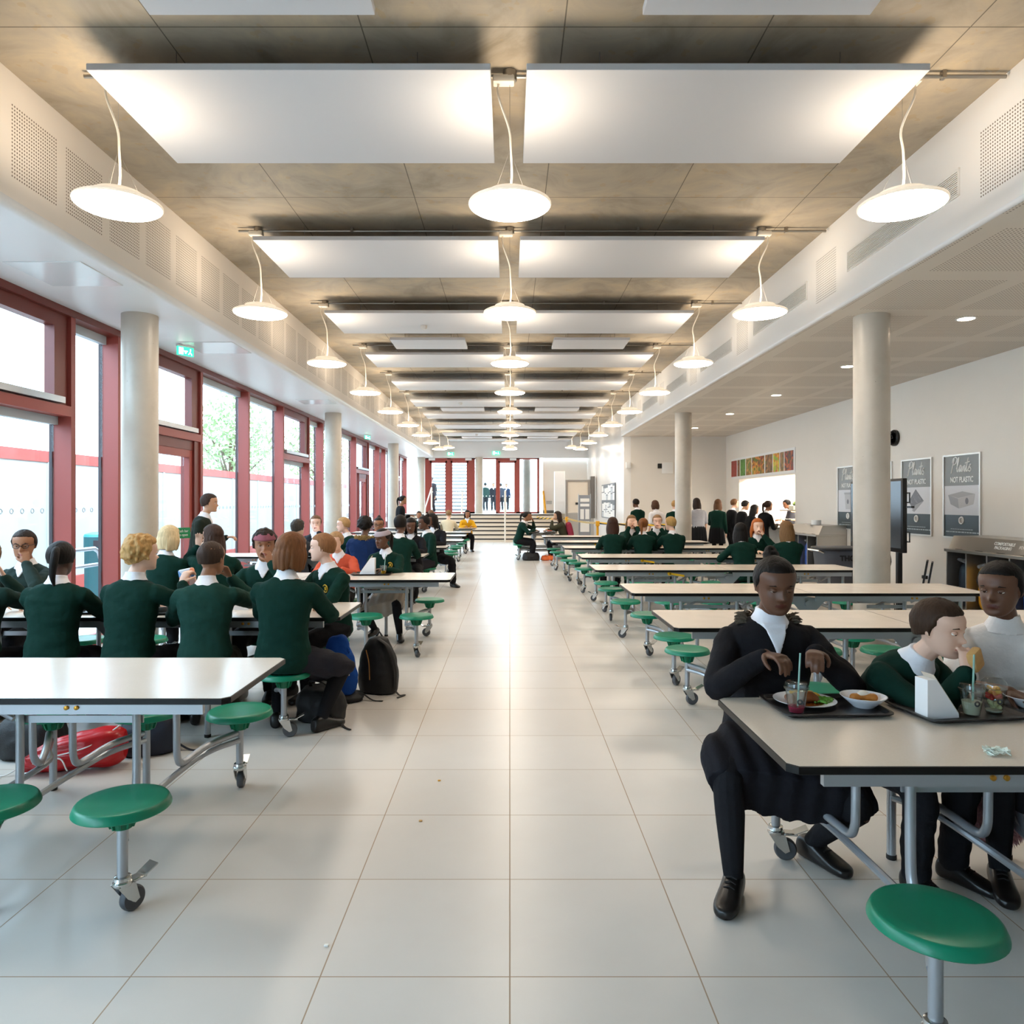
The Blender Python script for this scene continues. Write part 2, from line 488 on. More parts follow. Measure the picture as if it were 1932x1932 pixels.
# ---------------------------------------------------------------- concrete columns
n = NT('cast_concrete', 0.38)
v = n.noise(1.5, 8, 0.62)
vs = n.noise(1.0, 5, 0.55, vec=n.vec(n.math('MULTIPLY', n.x, 6.0), n.math('MULTIPLY', n.y, 6.0), n.math('MULTIPLY', n.z, 0.7)))
c = n.ramp(v, [(0.3, lin('a69e92')), (0.52, lin('beb5a9')), (0.75, lin('cac0b3'))])
c = n.mix(n.math('MULTIPLY', vs, 0.45), c, lin('b3aa9c'))
pock = n.math('GREATER_THAN', n.noise(26, 2, 0.5), 0.765)
n.color(n.mix(n.math('MULTIPLY', pock, 0.6), c, lin('6c6358')))
n.bump(vs, 0.08, 0.01)
CAST = n.m
ci = 0
cname = {-1: 'window', 1: 'right hand'}
for side, ys in ((-1, (7.5, 15.7, 23.8)), (1, (7.53, 15.7))):
    for q, yy in enumerate(ys):
        x = -3.782 if side < 0 else 3.712
        o = MB().lathe([(0.174, 0), (0.174, SOF + 0.005)], (0, 0, 0), 48).build('concrete_column', CAST, loc=(x, yy, 0))
        struct(o)

# ---------------------------------------------------------------- end glazing, platform, steps
YS = 27.7; ZP = 1.03
riser = mat('step_pale', 'd9cdbd', 0.5); nose = mat('step_nosing_black', '2a2624', 0.5)
mb = MB(); NST = 7
for i in range(NST):
    z1 = ZP * (i + 1) / NST; y = YS + i * 0.3
    mb.box(XW, 1.98, y, YB + 3.0 if i == NST - 1 else y + 0.32, ZP * i / NST, z1, 0)
    mb.box(XW, 1.98, y - 0.012, y + 0.04, z1 - 0.055, z1 - 0.004, 1)
mb.box(1.98, XN, YB - 0.9, YB + 3.0, 0, ZP, 0)
struct(mb.build('trim_6', [riser, nose]))
# wall behind the platform on the right part, dark kick
YG = YB + 0.25
mb = MB(); mb.box(1.42, XN, YG + 0.25, YG + 0.45, 0, SOF); struct(mb.build('wall_back', WHITE))
struct(MB().box(1.42, 2.3, YG + 0.22, YG + 0.25, ZP, ZP + 0.13).build('baseboard_back', mat('grey_skirting', '5c5a58', 0.5)))
def bx(px): return (px - 962) * YG / 1384.0
redend = RED
mb = MB()
for a, b in ((802, 811), (843.5, 850), (884, 896), (935.5, 940), (974, 981), (1013.5, 1018)):
    mb.box(bx(a), bx(b), YG, YG + 0.12, ZP, SOF)
mb.box(bx(802), bx(1018), YG, YG + 0.12, SOF - 0.07, SOF); mb.box(bx(802), bx(896), YG, YG + 0.12, ZP, ZP + 0.07)
mb.box(bx(936), bx(1018), YG, YG + 0.12, ZP, ZP + 0.07)
for a, b in ((811, 843.5), (850, 884), (940, 974)):
    mb.box(bx(a), bx(a) + 0.08, YG + 0.02, YG + 0.09, ZP, SOF - 0.14); mb.box(bx(b) - 0.08, bx(b), YG + 0.02, YG + 0.09, ZP, SOF - 0.14)
    mb.box(bx(a), bx(b), YG + 0.02, YG + 0.09, SOF - 0.22, SOF - 0.07)
w = struct(mb.build('door_1', RED))
gl = MB()
gl.box(bx(811), bx(884), YG + 0.05, YG + 0.07, ZP + 0.07, SOF - 0.2); gl.box(bx(897), bx(1014), YG + 0.05, YG + 0.07, ZP + 0.07, SOF - 0.08)
gl.build('glass_pane', GLASS, w)
for a, b in ((846, 852), (966, 968)):
    pass
for px in (815, 884, 903, 968):
    MB().box(bx(px - 6), bx(px + 6), YG - 0.06, YG + 0.0, SOF - 0.12, SOF - 0.03).build('door_closer', mat('closer_white', 'dedede', 0.4), w)
mm = MB()
for xx in np.arange(bx(898), bx(974), 0.14):
    for zz in (ZP + 0.72, ZP + 1.1):
        mm.box(xx, xx + 0.045, YG + 0.045, YG + 0.05, zz, zz + 0.045)
for xx in np.arange(bx(815), bx(882), 0.17):
    mm.box(xx, xx + 0.04, YG + 0.045, YG + 0.05, ZP + 0.9, ZP + 0.94)
mm.build('glass_marking', dot_m, w)
# posts standing in the opening
for px, r in ((796, 0.17), (904.5, 0.16), (994, 0.17)):
    o = MB().lathe([(r, ZP), (r, SOF)], (bx(px), YG - 0.25 if px < 990 else YG + 0.35, 0), 32).build('concrete_column', CAST); struct(o)

# ---------------------------------------------------------------- outside: yard, fence, stair, trees
pave = mat('pale_paving', 'b9b6b0', 0.8, var=0.08, vscale=3)
struct(MB().box(-40, XW - 0.3, -20, 60, -0.22, -0.02).build('ground_yard', pave))
struct(MB().box(-14, 12, YB + 3.0, 75, ZP - 0.22, ZP - 0.02).build('ground_terrace', pave))
XF = -7.6
fm = mat('frosted_panel', 'c9c6c2', 0.6)
for i in range(19):
    y0 = -4 + 2.0 * i
    f = thing('fence_panel', 'pale boundary fence panel under red rail outside the left windows', 'fence', (XF, y0, -0.02), 0, 'fence panels in the yard')
    MB().box(-0.03, 0.03, 0.06, 1.998, 0.05, 2.18).build('panel', fm, f)
    MB().box(-0.05, 0.05, 0.0, 1.999, 2.18, 2.36).build('rail', mat('rail_red', 'c4564c', 0.5), f)
    MB().box(-0.05, 0.05, 0.0, 0.06, 0.0, 2.18).build('post', mat('post_pale', 'c8d2d2', 0.5), f)
    MB().box(-0.04, 0.06, 0.035, 1.999, 0.0, 0.25).build('base_rail', MATS['rail_red'], f)
# pale brick building across the yard
struct(MB().box(-26, -16, 1, 21, -0.02, 7.0).build('building_far', mat('pale_render', 'ece6dd', 0.8)))
# cycle hoop and litter bin
hx, h0, h1 = -5.6, 9.2, 10.04
hoop = [(hx, h0, -0.02), (hx, h0, 0.72), (hx, h0 + 0.05, 0.83), (hx, h0 + 0.16, 0.88), (hx, h1 - 0.16, 0.88), (hx, h1 - 0.05, 0.83), (hx, h1, 0.72), (hx, h1, -0.02)]
hp = thing('cycle_stand', 'bare steel cycle hoop outside the window left of the near column', 'bike rack', (0, 0, 0))
mb = MB(); mb.tube(hoop, 0.028, 12); mb.build('hoop', ALU, hp)
MB().tube([(hx, h0, 0.66), (hx, h1, 0.66)], 0.025, 10).build('crossbar', ALU, hp)
bn = thing('litter_bin', 'dark teal litter bin standing outside behind the cycle hoop', 'bin', (-6.5, 11.6, -0.02))
teal = mat('teal_bin', '1d5a60', 0.5)
MB().lathe([(0.2, 0), (0.2, 0.78), (0.21, 0.8), (0.21, 0.98)], seg=24).build('body', teal, bn)
MB().lathe([(0.215, 0.98), (0.2, 1.02), (0.1, 1.05), (0, 1.055)], seg=24).build('lid', mat('teal_lid', '3c8f92', 0.4), bn)
MB().box(0.04, 0.17, -0.225, -0.15, 0.83, 0.93).build('slot', GASKET, bn)
# trees over the fence
def tree(x, y, h, r, seed, label):
    t = thing('tree', label, 'tree', (x, y, -0.02))
    rnd = random.Random(seed)
    mb = MB(); mb.tube([(0, 0, 0), (0.05, 0, h * 0.4), (0.0, 0.05, h * 0.7)], [0.14, 0.11, 0.05], 8)
    for k in range(7):
        a = rnd.uniform(0, 6.28); z = h * rnd.uniform(0.35, 0.6)
        mb.tube([(0, 0, z), (r * 0.5 * math.cos(a), r * 0.5 * math.sin(a), z + 0.8), (r * 0.8 * math.cos(a), r * 0.8 * math.sin(a), z + 1.3)], [0.05, 0.03, 0.015], 6)
    mb.build('trunk', mat('bark', '5d4c3c', 0.8), t)
    mb = MB()
    for k in range(2600):
        p = Vector((rnd.gauss(0, 1), rnd.gauss(0, 1), rnd.gauss(0, 1))).normalized() * (rnd.random() ** 0.4)
        c = Vector((p.x * r, p.y * r, h * 0.68 + p.z * h * 0.34))
        a = Vector((rnd.gauss(0, 1), rnd.gauss(0, 1), rnd.gauss(0, 1))).normalized(); b = a.orthogonal().normalized()
        s_ = rnd.uniform(0.06, 0.12)
        mb.add([c - a * s_, c + b * s_ * .5, c + a * s_, c - b * s_ * .5], [(0, 1, 2, 3)])
    mb.build('foliage', mat('leaf_green', '93a878', 0.6), t, smooth=False)
tree(-10.5, 27.5, 5.6, 1.6, 1, 'leafy tree over the fence seen through the window left of the second column')
tree(-10.0, 38.0, 6.5, 1.8, 2, 'leafy tree beyond the far left windows, further along than the other')
# outdoor stair beyond the left end doors
st = MB(); x0, x1 = -3.9, -1.75
for i in range(20):
    y = 34.4 + i * 0.28; z = ZP + i * 0.175
    st.box(x0, x1, y, y + 0.3, z + 0.1, z + 0.17, 0)
    st.box(x0, x1, y - 0.01, y + 0.02, z + 0.085, z + 0.175, 1)
stair = thing('outdoor_stair', 'white outdoor staircase seen through the left pair of red end doors', 'staircase')
st.build('flight', [mat('stair_white', 'e8e6e2', 0.6), mat('stair_edge', '6d6a68', 0.6)], stair)
for x in (x0, x1):
    MB().tube([(x, 34.3, ZP + 0.95), (x, 40.0, ZP + 4.45)], 0.03, 8).build('handrail', mat('white_rail', 'e9e9e7', 0.4), stair)
MB().prism([(0, 0), (5.6, 3.5), (5.6, 4.1), (0, 0.6)], -0.04, 0.04).move(Matrix.Translation((x1 + 0.05, 34.4, ZP)) @ Matrix(((0, 0, 1, 0), (1, 0, 0, 0), (0, 1, 0, 0), (0, 0, 0, 1)))).build('side_panel', mat('stair_side', 'c4a49c', 0.6), stair)
# rails on the platform steps
for k, (pts, lab) in enumerate((([(-2.05, 27.75, 0.0), (-1.96, 29.9, 1.0), (-1.94, 29.95, 1.95)], 'white handrail on the platform steps in front of the left end doors'),
                 ([(-0.18, 27.55, 0.0), (-0.18, 27.55, 1.92), (-0.18, 30.3, 2.0), (-0.18, 30.3, 1.03)], 'white handrail down the middle of the platform steps'),
                 ([(-3.35, 28.6, 0.3), (-3.3, 28.6, 1.3), (-3.2, 30.0, 2.1), (-3.2, 30.0, 1.03)], 'white handrail at the left end of the platform steps'))):
    o = MB().tube(pts, 0.032, 10).build('handrail', mat('rail_cream', 'e2dcd2', 0.4)); tag(o, lab, 'handrail')
# ================================================================= overhead: panels, conduits, lamps, grilles
PANEL = mat('acoustic_white', 'c8c9ce', 0.75)
WIRE = mat('steel_wire', '8a8784', 0.4, 0.8)
PZ = 1.5 + 2.57
big = [4.36, 7.19, 9.96, 12.76, 15.6, 18.5, 21.3, 24.4, 27.2, 29.9]
def panel(x0, x1, y0, y1, label, group):
    t = thing('acoustic_panel', label, 'ceiling panel', ((x0 + x1) / 2, (y0 + y1) / 2, PZ), 0, group)
    hx, hy = (x1 - x0) / 2, (y1 - y0) / 2
    MB().rbox(-hx, hx, -hy, hy, 0, 0.042, 0.003, 1).build('panel', PANEL, t)
    for sx in (-.62, .62):
        for sy in (-.7, .7):
            MB().tube([(sx * hx, sy * hy, 0.04), (sx * hx, sy * hy, CEIL - PZ)], 0.003, 5).build('hanger_wire', WIRE, t)
for i, y in enumerate(big):
    y1 = min(y + 1.2, YB - 0.05)
    panel(-2.52, -0.115, y, y1, 'large white acoustic panel on the left, %s row from the camera' % nth(i), 'large ceiling panels')
    panel(0.10, 2.50, y, y1, 'large white acoustic panel on the right, %s row from the camera' % nth(i), 'large ceiling panels')
for i, (a, b) in enumerate(((3.2, 3.87), (11.6, 12.3), (20.0, 20.7), (28.75, 29.4))):
    w = ['at the top edge of the photo', 'between the third and fourth large rows', 'between the sixth and seventh large rows', 'between the last two large rows'][i]
    panel(-1.9, -0.71, a, b, 'small white acoustic panel on the left ' + w, 'small ceiling panels')
    panel(0.70, 1.9, a, b, 'small white acoustic panel on the right ' + w, 'small ceiling panels')
for i, (px, yy) in enumerate(((-1.25, 10.66), (-1.27, 18.9), (-1.25, 27.6))):
    o = MB().lathe([(0.0, -0.055), (0.03, -0.055), (0.045, -0.04), (0.05, -0.005), (0.05, 0.0)], seg=16).build('smoke_detector', mat('detector_grey', 'c9c7c5', 0.5), loc=(px, yy, PZ))
    tag(o, 'small round detector under the left panel of the %s row' % ['third', 'sixth', 'ninth'][i], 'smoke detector')

GALV = mat('galvanised', '9a958d', 0.35, 0.85)
LAMPS = [4.74 + 2.7 * k for k in range(9)] + [29.0]
for i, y in enumerate(LAMPS):
    t = thing('conduit', 'steel conduit run across the concrete ceiling, %s from the camera' % nth(i), 'conduit', (0, y, CEIL - 0.035), 0, 'ceiling conduits')
    MB().tube([(-2.75, 0, 0), (XB - 0.02, 0, 0)], 0.0125, 8).build('pipe', GALV, t)
    for x in (-2.55, 0.0, 2.55):
        b = MB().lathe([(0, -0.03), (0.04, -0.03), (0.045, -0.025), (0.045, 0.03), (0, 0.03)], seg=14)
        b.build('junction_box', GALV, t, loc=(x, 0, 0))
    for x in (-1.6, 1.3, 2.8):
        MB().box(x - 0.012, x + 0.012, -0.02, 0.02, -0.016, 0.035).build('saddle', GALV, t)

OPAL = mat('opal_shade', 'efe9df', 0.4, emit='ffe6c4', estr=0.28)
DIFF = mat('lamp_diffuser', 'ffffff', 0.4, emit='fff0dc', estr=LAMP_E)
CORD = mat('white_cord', 'e4dccf', 0.5)
up_l = bpy.data.lights.new('uplight', 'AREA'); up_l.shape = 'DISK'; up_l.size = 0.42; up_l.energy = LAMP_UP; up_l.color = (1.0, 0.83, 0.62)
def make_lamp():
    t = thing('pendant_lamp', 'x', 'pendant lamp')
    MB().lathe([(0.0, -0.012), (0.12, -0.011), (0.2, -0.006), (0.245, 0.0), (0.262, 0.012)][0:5], seg=40).build('diffuser', DIFF, t)
    MB().lathe([(0.262, 0.010), (0.268, 0.018), (0.266, 0.028), (0.24, 0.042), (0.17, 0.066), (0.155, 0.07), (0.15, 0.092), (0.10, 0.104), (0.0, 0.108)], seg=40).build('shade', OPAL, t)
    L = bpy.data.objects.new('uplight', up_l); COL.objects.link(L); L.parent = t
    L.location = (0, 0, 0.125); L.rotation_euler = (PI, 0, 0)
    return t
ZL = 1.5 + 1.905
lamp0 = make_lamp()
lampset = [(x, y, ZL) for y in LAMPS[:9] for x in (-2.53, 0.0, 2.535)] + [(-2.45, 29.0, 3.66), (0.0, 29.0, 3.66), (2.45, 29.0, 3.66)]
lampset.sort(key=lambda p: (p[1], p[0]))
lamps = [lamp0] + [dup(lamp0) for _ in lampset[1:]]
for i, (x, y, z) in enumerate(lampset):
    t = lamps[i]
    t.location = (x, y, z)
    k = i // 3
    t['label'] = 'round glowing pendant lamp in the %s line, %s row from the camera' % (('left', 'centre', 'right')[i % 3], nth(k))
    t['group'] = 'pendant lamps'
    h = CEIL - 0.06 - z
    s = -1 if x <= 0.1 else 1
    pts = smooth_path([(0.0, 0, 0.1), (0.012, 0, h * .25), (0.006, 0, h * .45), (-0.006, 0, h * .62), (s * 0.07, -.01, h * .85), (s * 0.075, -.01, h * .95), (s * 0.05, -.01, h)], 5)
    MB().tube(pts, 0.0075, 6).build('cord', CORD, t)
    w = MB(); w.tube([(0, 0, h * .45), (0, 0, h)], 0.0012, 4)
    for a in (0.5, 2.6, 4.7):
        w.tube([(0, 0, h * .45), (0.13 * math.cos(a), 0.13 * math.sin(a), 0.09)], 0.0007, 4)
    w.build('suspension_wire', WIRE, t)
    MB().rbox(s * .04 - .07, s * .04 + .07, -0.045, 0.03, h - 0.03, h + 0.02, 0.012, 2).build('connector', CORD, t)

# grilles on the right bulkhead
gm = mat('grille_white', 'e4e2df', 0.5); gd = mat('grille_shadow_gap', '4a4038', 0.8)
g0 = None
for i in range(6):
    y0 = 5.27 + 2.695 * i
    if g0 is None:
        g0 = thing('vent_grille', 'x', 'vent grille')
        MB().box(-0.004, 0.02, 0, 1.72, -0.09, 0.09).build('backing', gd, g0)
        mb = MB()
        mb.box(-0.012, 0.0, -0.015, 1.735, 0.088, 0.1); mb.box(-0.012, 0.0, -0.015, 1.735, -0.1, -0.088); mb.box(-0.012, 0, -0.015, 0.0, -0.09, 0.09); mb.box(-0.012, 0, 1.72, 1.735, -0.09, 0.09)
        mb.build('frame', gm, g0)
        mb = MB()
        for q in range(12): mb.box(-0.012, -0.002, 0, 1.72, -0.084 + q * 0.0148, -0.0755 + q * 0.0148)
        mb.build('louvre', gm, g0)
        g = g0
    else: g = dup(g0)
    g.location = (XB, y0, 1.5 + 2.30)
    g['label'] = 'long louvred grille in the right bulkhead, %s from the camera' % nth(i); g['group'] = 'bulkhead grilles'
# flush access panels in the window-side soffit
for i, (x0, x1, y0, y1) in enumerate(((-4.02, -3.4, 5.81, 6.45), (-3.93, -3.3, 8.72, 9.37), (-3.98, -3.36, 13.6, 14.2))):
    o = MB().rbox(x0, x1, y0, y1, SOF - 0.008, SOF + 0.004, 0.003, 1).build('access_panel', mat('access_gloss', 'dfe2e4', 0.18))
    tag(o, 'square flush access panel in the window soffit, %s from the camera' % nth(i), 'access panel', 'soffit access panels')
# recessed downlights
dl_m = mat('downlight_glow', 'ffffff', 0.4, emit='ffe9cc', estr=14.0)
dl = bpy.data.lights.new('downlight', 'SPOT'); dl.energy = DOWN_W; dl.spot_size = R(120); dl.spot_blend = 0.6; dl.color = (1.0, 0.84, 0.66); dl.shadow_soft_size = 0.08
for i, y in enumerate((4.95, 7.62, 10.3, 13.05, 15.8, 18.8)):
    t = thing('downlight', 'small round recessed downlight in the right ceiling, %s from the camera' % nth(i), 'downlight', (4.74, y, SOF), 0, 'recessed downlights')
    MB().lathe([(0.0, -0.003), (0.08, -0.003)], seg=24).build('lens', dl_m, t)
    MB().lathe([(0.08, -0.006), (0.1, -0.006), (0.1, 0.002), (0.08, 0.002), (0.08, -0.006)], seg=24, caps=False).build('trim_ring', WHITE2, t)
    L = bpy.data.objects.new('downlight_bulb', dl); COL.objects.link(L); L.parent = t; L.location = (0, 0, -0.02)
# exit signs
ex_m = mat('exit_green', '2fae86', 0.4, emit='35d29c', estr=1.1); ex_w = mat('exit_white', 'f2fff8', 0.4, emit='ffffff', estr=1.6)
def exit_sign(loc, rz, label, s=1.0):
    t = thing('exit_sign', label, 'exit sign', loc, rz)
    MB().box(-0.17 * s, 0.17 * s, -0.01, 0.01, -0.17 * s, 0).build('lit_plate', ex_m, t)
    mb = MB()
    mb.box(-0.14 * s, -0.05 * s, -0.013, -0.01, -0.15 * s, -0.02 * s)                     # door
    mb.box(-0.012 * s, 0.012 * s, -0.013, -0.01, -0.13 * s, -0.07 * s); mb.add([(-0.05 * s, -0.012, -0.07 * s), (0.05 * s, -0.012, -0.07 * s), (0, -0.012, -0.13 * s)], [(0, 2, 1)])
    mb.lathe([(0, -0.001), (0.014 * s, -0.001), (0.014 * s, 0.001)], seg=10, c=(0.1 * s, -0.012, -0.04 * s), M=Matrix.Rotation(PI / 2, 4, 'X'))
    mb.tube([(0.1 * s, -0.012, -0.06 * s), (0.09 * s, -0.012, -0.1 * s), (0.06 * s, -0.012, -0.14 * s)], 0.009 * s, 5); mb.tube([(0.09 * s, -0.012, -0.1 * s), (0.12 * s, -0.012, -0.12 * s), (0.13 * s, -0.012, -0.15 * s)], 0.009 * s, 5)
    mb.build('pictogram', ex_w, t)
    MB().box(-0.17 * s, 0.17 * s, -0.025, 0.025, 0, 0.035 * s).build('housing', WHITE2, t)
exit_sign((-3.93, 8.88, SOF - 0.03), R(55), 'green lit exit sign over the door right of the near left column', 0.62)
exit_sign((-4.0, 20.6, SOF - 0.03), R(55), 'small green exit sign beyond the second left column', 0.62)
exit_sign((-0.58, YB - 0.06, 3.67), 0, 'green exit sign on the end beam beside the centre lamps', 0.95)
exit_sign((-2.5, YB - 0.06, 3.62), 0, 'green exit sign on the end beam behind the last left lamp', 0.8)
# ================================================================= folding tables with attached stools
LAM = None
n = NT('table_laminate', 0.2)
n.color(n.mix(n.noise(160, 2, 0.5), lin('dccebd'), lin('e4d8ca')))
n.put(n.b.inputs['Roughness'], n.math('ADD', 0.16, n.math('MULTIPLY', n.noise(5, 3), 0.12)))
LAM = n.m
EDGE = mat('black_edge', '0d0d0d', 0.4, spec=0.3)
FRAME = mat('silver_paint', 'a3a6aa', 0.34, 0.55)
SEAT = mat('green_plastic', '047a5a', 0.34, var=0.05, vscale=3, bump=0.03, bscale=400)
HUBM = mat('green_plastic_hub', '05704f', 0.45)
CHROME = mat('zinc_plated', 'c9cac8', 0.22, 0.95)
TYRE = mat('grey_rubber', '4c4e52', 0.55)
WHUB = mat('wheel_grey', 'a2a19d', 0.45)
FOOT = mat('black_rubber_foot', '151515', 0.6)
BRASS = mat('brass_bolt', 'c08a34', 0.3, 0.8)
TH = 0.733; TL = 3.05; TW = 0.75
SX = [0.31 + 0.487 * k for k in range(6)]
def make_table():
    t = thing('folding_table', 'x', 'table')
    for h in (0, 1):
        x0, x1 = (0, TL / 2 - 0.004) if h == 0 else (TL / 2 + 0.004, TL)
        ch = 0.028
        if h == 0: outl = [(x1, -TW / 2), (x1, TW / 2)] + [(x0 + ch * 1.2, TW / 2), (x0 + 0.006, TW / 2 - ch), (x0 + 0.006, -TW / 2 + ch), (x0 + ch * 1.2, -TW / 2)]
        else: outl = [(x0, -TW / 2), (x1 - ch * 1.2, -TW / 2), (x1 - 0.006, -TW / 2 + ch), (x1 - 0.006, TW / 2 - ch), (x1 - ch * 1.2, TW / 2), (x0, TW / 2)]
        top = MB().prism(outl, TH - 0.024, TH).build('tabletop', LAM, t)
        cx = sum(p[0] for p in outl) / len(outl)
        eb = MB(); k = len(outl)
        def off(p, d):
            sx = 1 if p[0] > cx else -1; sy = 1 if p[1] > 0 else -1
            return (p[0] + sx * d, p[1] + sy * d)
        o1 = [off(p, 0.004) for p in outl]
        eb.add([(x, y, TH - 0.0008) for x, y in outl] + [(x, y, TH - 0.002) for x, y in o1] + [(x, y, TH - 0.024) for x, y in o1] + [(x, y, TH - 0.026) for x, y in outl],
               [(q * k + i, (q * k) + (i + 1) % k, (q + 1) * k + (i + 1) % k, (q + 1) * k + i) for q in range(3) for i in range(k)][::1])
        eb.f = [f[::-1] for f in eb.f]
        eb.build('edge_band', EDGE, top, smooth=False)
        a0, a1 = (0.12, TL / 2 - 0.05) if h == 0 else (TL / 2 + 0.05, TL - 0.12)
        for sy in (-1, 1):
            r = MB()
            y = sy * (TW / 2 - 0.05)
            r.box(a0, a1, y - 0.012, y + 0.012, TH - 0.075, TH - 0.026)
            rail = r.build('apron_rail', FRAME, t)
            b = MB()
            for bx_ in (0.62, 0.66):
                xx = bx_ if h == 0 else TL - bx_
                b.lathe([(0, 0), (0.009, 0), (0.009, 0.006), (0.005, 0.008), (0, 0.008)], seg=10, c=(xx, y + sy * 0.012, TH - 0.048), M=Matrix.Rotation(-sy * PI / 2, 4, 'X'))
            b.build('bolt', BRASS, rail)
        for xx in ((0.55, 1.1) if h == 0 else (TL - 0.55, TL - 1.1)):
            MB().box(xx - 0.025, xx + 0.025, -TW / 2 + 0.06, TW / 2 - 0.06, TH - 0.06, TH - 0.024).build('cross_member', FRAME, t)
    for sy in (-1, 1):
        hg = MB()
        y = sy * 0.29
        hg.add([(TL / 2 - 0.17, y, TH - 0.05), (TL / 2 + 0.17, y, TH - 0.05), (TL / 2 + 0.06, y, TH - 0.17), (TL / 2 - 0.06, y, TH - 0.17), (TL / 2 - 0.17, y + 0.008, TH - 0.05), (TL / 2 + 0.17, y + 0.008, TH - 0.05), (TL / 2 + 0.06, y + 0.008, TH - 0.17), (TL / 2 - 0.06, y + 0.008, TH - 0.17)],
               [(0, 1, 2, 3), (7, 6, 5, 4), (0, 4, 5, 1), (1, 5, 6, 2), (2, 6, 7, 3), (3, 7, 4, 0)])
        hg.tube([(TL / 2, y - 0.02, TH - 0.1), (TL / 2, y + 0.03, TH - 0.1)], 0.03, 12)
        hg.build('hinge', FRAME, t)
    ca = None
    for k, x in enumerate(SX):
        d = 0.15 if k in (0, 1, 3) else -0.15
        if k >= 3: d = -d if k != 3 else 0.15
        for sy in (-1, 1):
            pts = [(x + 0.012, sy * 0.565, 0.300), (x + d * .55, sy * 0.40, 0.298), (x + d * .85, sy * 0.30, 0.272), (x + d, sy * 0.235, 0.262), (x + d, sy * 0.195, 0.30), (x + d, sy * 0.185, 0.38), (x + d, sy * 0.185, 0.62), (x + d, sy * 0.20, 0.66), (x + d, sy * 0.205, TH - 0.026)]
            MB().tube(smooth_path(pts, 4), 0.0165, 10).build('leg_tube', FRAME, t)
        pts = [(x + 0.0, 0.565, 0.262), (x + d * .5, 0.42, 0.262), (x + d * .9, 0.28, 0.235), (x + d * .95, -0.28, 0.235), (x + d * .5, -0.42, 0.262), (x, -0.565, 0.262)]
        MB().tube(smooth_path(pts, 4), 0.0145, 8).build('cross_tube', FRAME, t)
    for xa, xb in ((SX[0] + .15, SX[1] + .15), (SX[4] - .15, SX[5] - .15)):
        for sy in (-1, 1):
            b = MB(); b.box(xa - 0.02, xb + 0.02, sy * 0.165 - 0.004, sy * 0.165 + 0.004, 0.575, 0.605)
            br = b.build('stay_bar', FRAME, t)
            for xx, s in ((xa, 1), (xb, 1)):
                MB().tube([(xx + 0.05, sy * 0.15, 0.585), (xx + 0.26, sy * 0.14, TH - 0.045)], 0.011, 8).build('brace', FRAME, br)
    # one stool of each kind, then copies
    def stool(k, sy, caster):
        x = SX[k]; y = sy * 0.58
        s = MB().lathe([(0.0, 0.390), (0.155, 0.388), (0.1635, 0.388), (0.166, 0.391), (0.1655, 0.396), (0.158, 0.4135), (0.154, 0.4180), (0.147, 0.4200), (0.10, 0.4185), (0.0, 0.417)], seg=44).build('stool_seat', SEAT, t, loc=(x, y, 0))
        h = MB(); h.lathe([(0.034, 0.318), (0.036, 0.33), (0.05, 0.393)], seg=20)
        for q in range(10):
            a = 2 * PI * q / 10; c, s_ = math.cos(a), math.sin(a); w = 0.003
            v = []
            for r0, r1, z in ((0.03, 0.043, 0.322), (0.04, 0.068, 0.394)):
                for rr, ww in ((r0, -w), (r1, -w), (r1, w), (r0, w)): v.append((rr * c - ww * s_, rr * s_ + ww * c, z))
            h.add(v, [(3, 2, 1, 0), (4, 5, 6, 7), (0, 1, 5, 4), (1, 2, 6, 5), (2, 3, 7, 6), (3, 0, 4, 7)])
        h.build('seat_hub', HUBM, s)
        z0 = 0.125 if caster else 0.012
        p = MB(); p.tube([(0, 0, z0), (0, 0, 0.335)], 0.0185, 16)
        if not caster: p.lathe([(0.0195, 0.0), (0.0205, 0.002), (0.0205, 0.018), (0.0195, 0.02)], seg=16, mi=1)
        p.build('post', [FRAME, FOOT], s)
        if caster:
            c = MB()
            c.lathe([(0.0, 0.108), (0.031, 0.108), (0.034, 0.113), (0.033, 0.122), (0.028, 0.126), (0.031, 0.130), (0.029, 0.140), (0.021, 0.143), (0.0, 0.143)], seg=22, mi=0)
            for sx in (-1, 1):
                xx = sx * 0.0225
                c.add([(xx, -0.03, 0.112), (xx, 0.035, 0.112), (xx, 0.052, 0.046), (xx, 0.034, 0.036), (xx, 0.004, 0.06), (xx + sx * 0.004, -0.03, 0.112), (xx + sx * 0.004, 0.035, 0.112), (xx + sx * 0.004, 0.052, 0.046), (xx + sx * 0.004, 0.034, 0.036), (xx + sx * 0.004, 0.004, 0.06)],
                      [(0, 1, 2, 3, 4), (9, 8, 7, 6, 5), (0, 5, 6, 1), (1, 6, 7, 2), (2, 7, 8, 3), (3, 8, 9, 4), (4, 9, 5, 0)], 0)
            c.rbox(-0.022, 0.022, 0.03, 0.085, 0.108, 0.118, 0.003, 1, 0); c.add([(-0.024, 0.07, 0.112), (0.024, 0.07, 0.112), (0.026, 0.125, 0.138), (-0.026, 0.125, 0.138), (-0.024, 0.07, 0.117), (0.024, 0.07, 0.117), (0.026, 0.125, 0.143), (-0.026, 0.125, 0.143)],
                  [(3, 2, 1, 0), (4, 5, 6, 7), (0, 1, 5, 4), (1, 2, 6, 5), (2, 3, 7, 6), (3, 0, 4, 7)], 0)
            My = Matrix.Translation((0, 0.038, 0.046)) @ Matrix.Rotation(PI / 2, 4, 'Y')
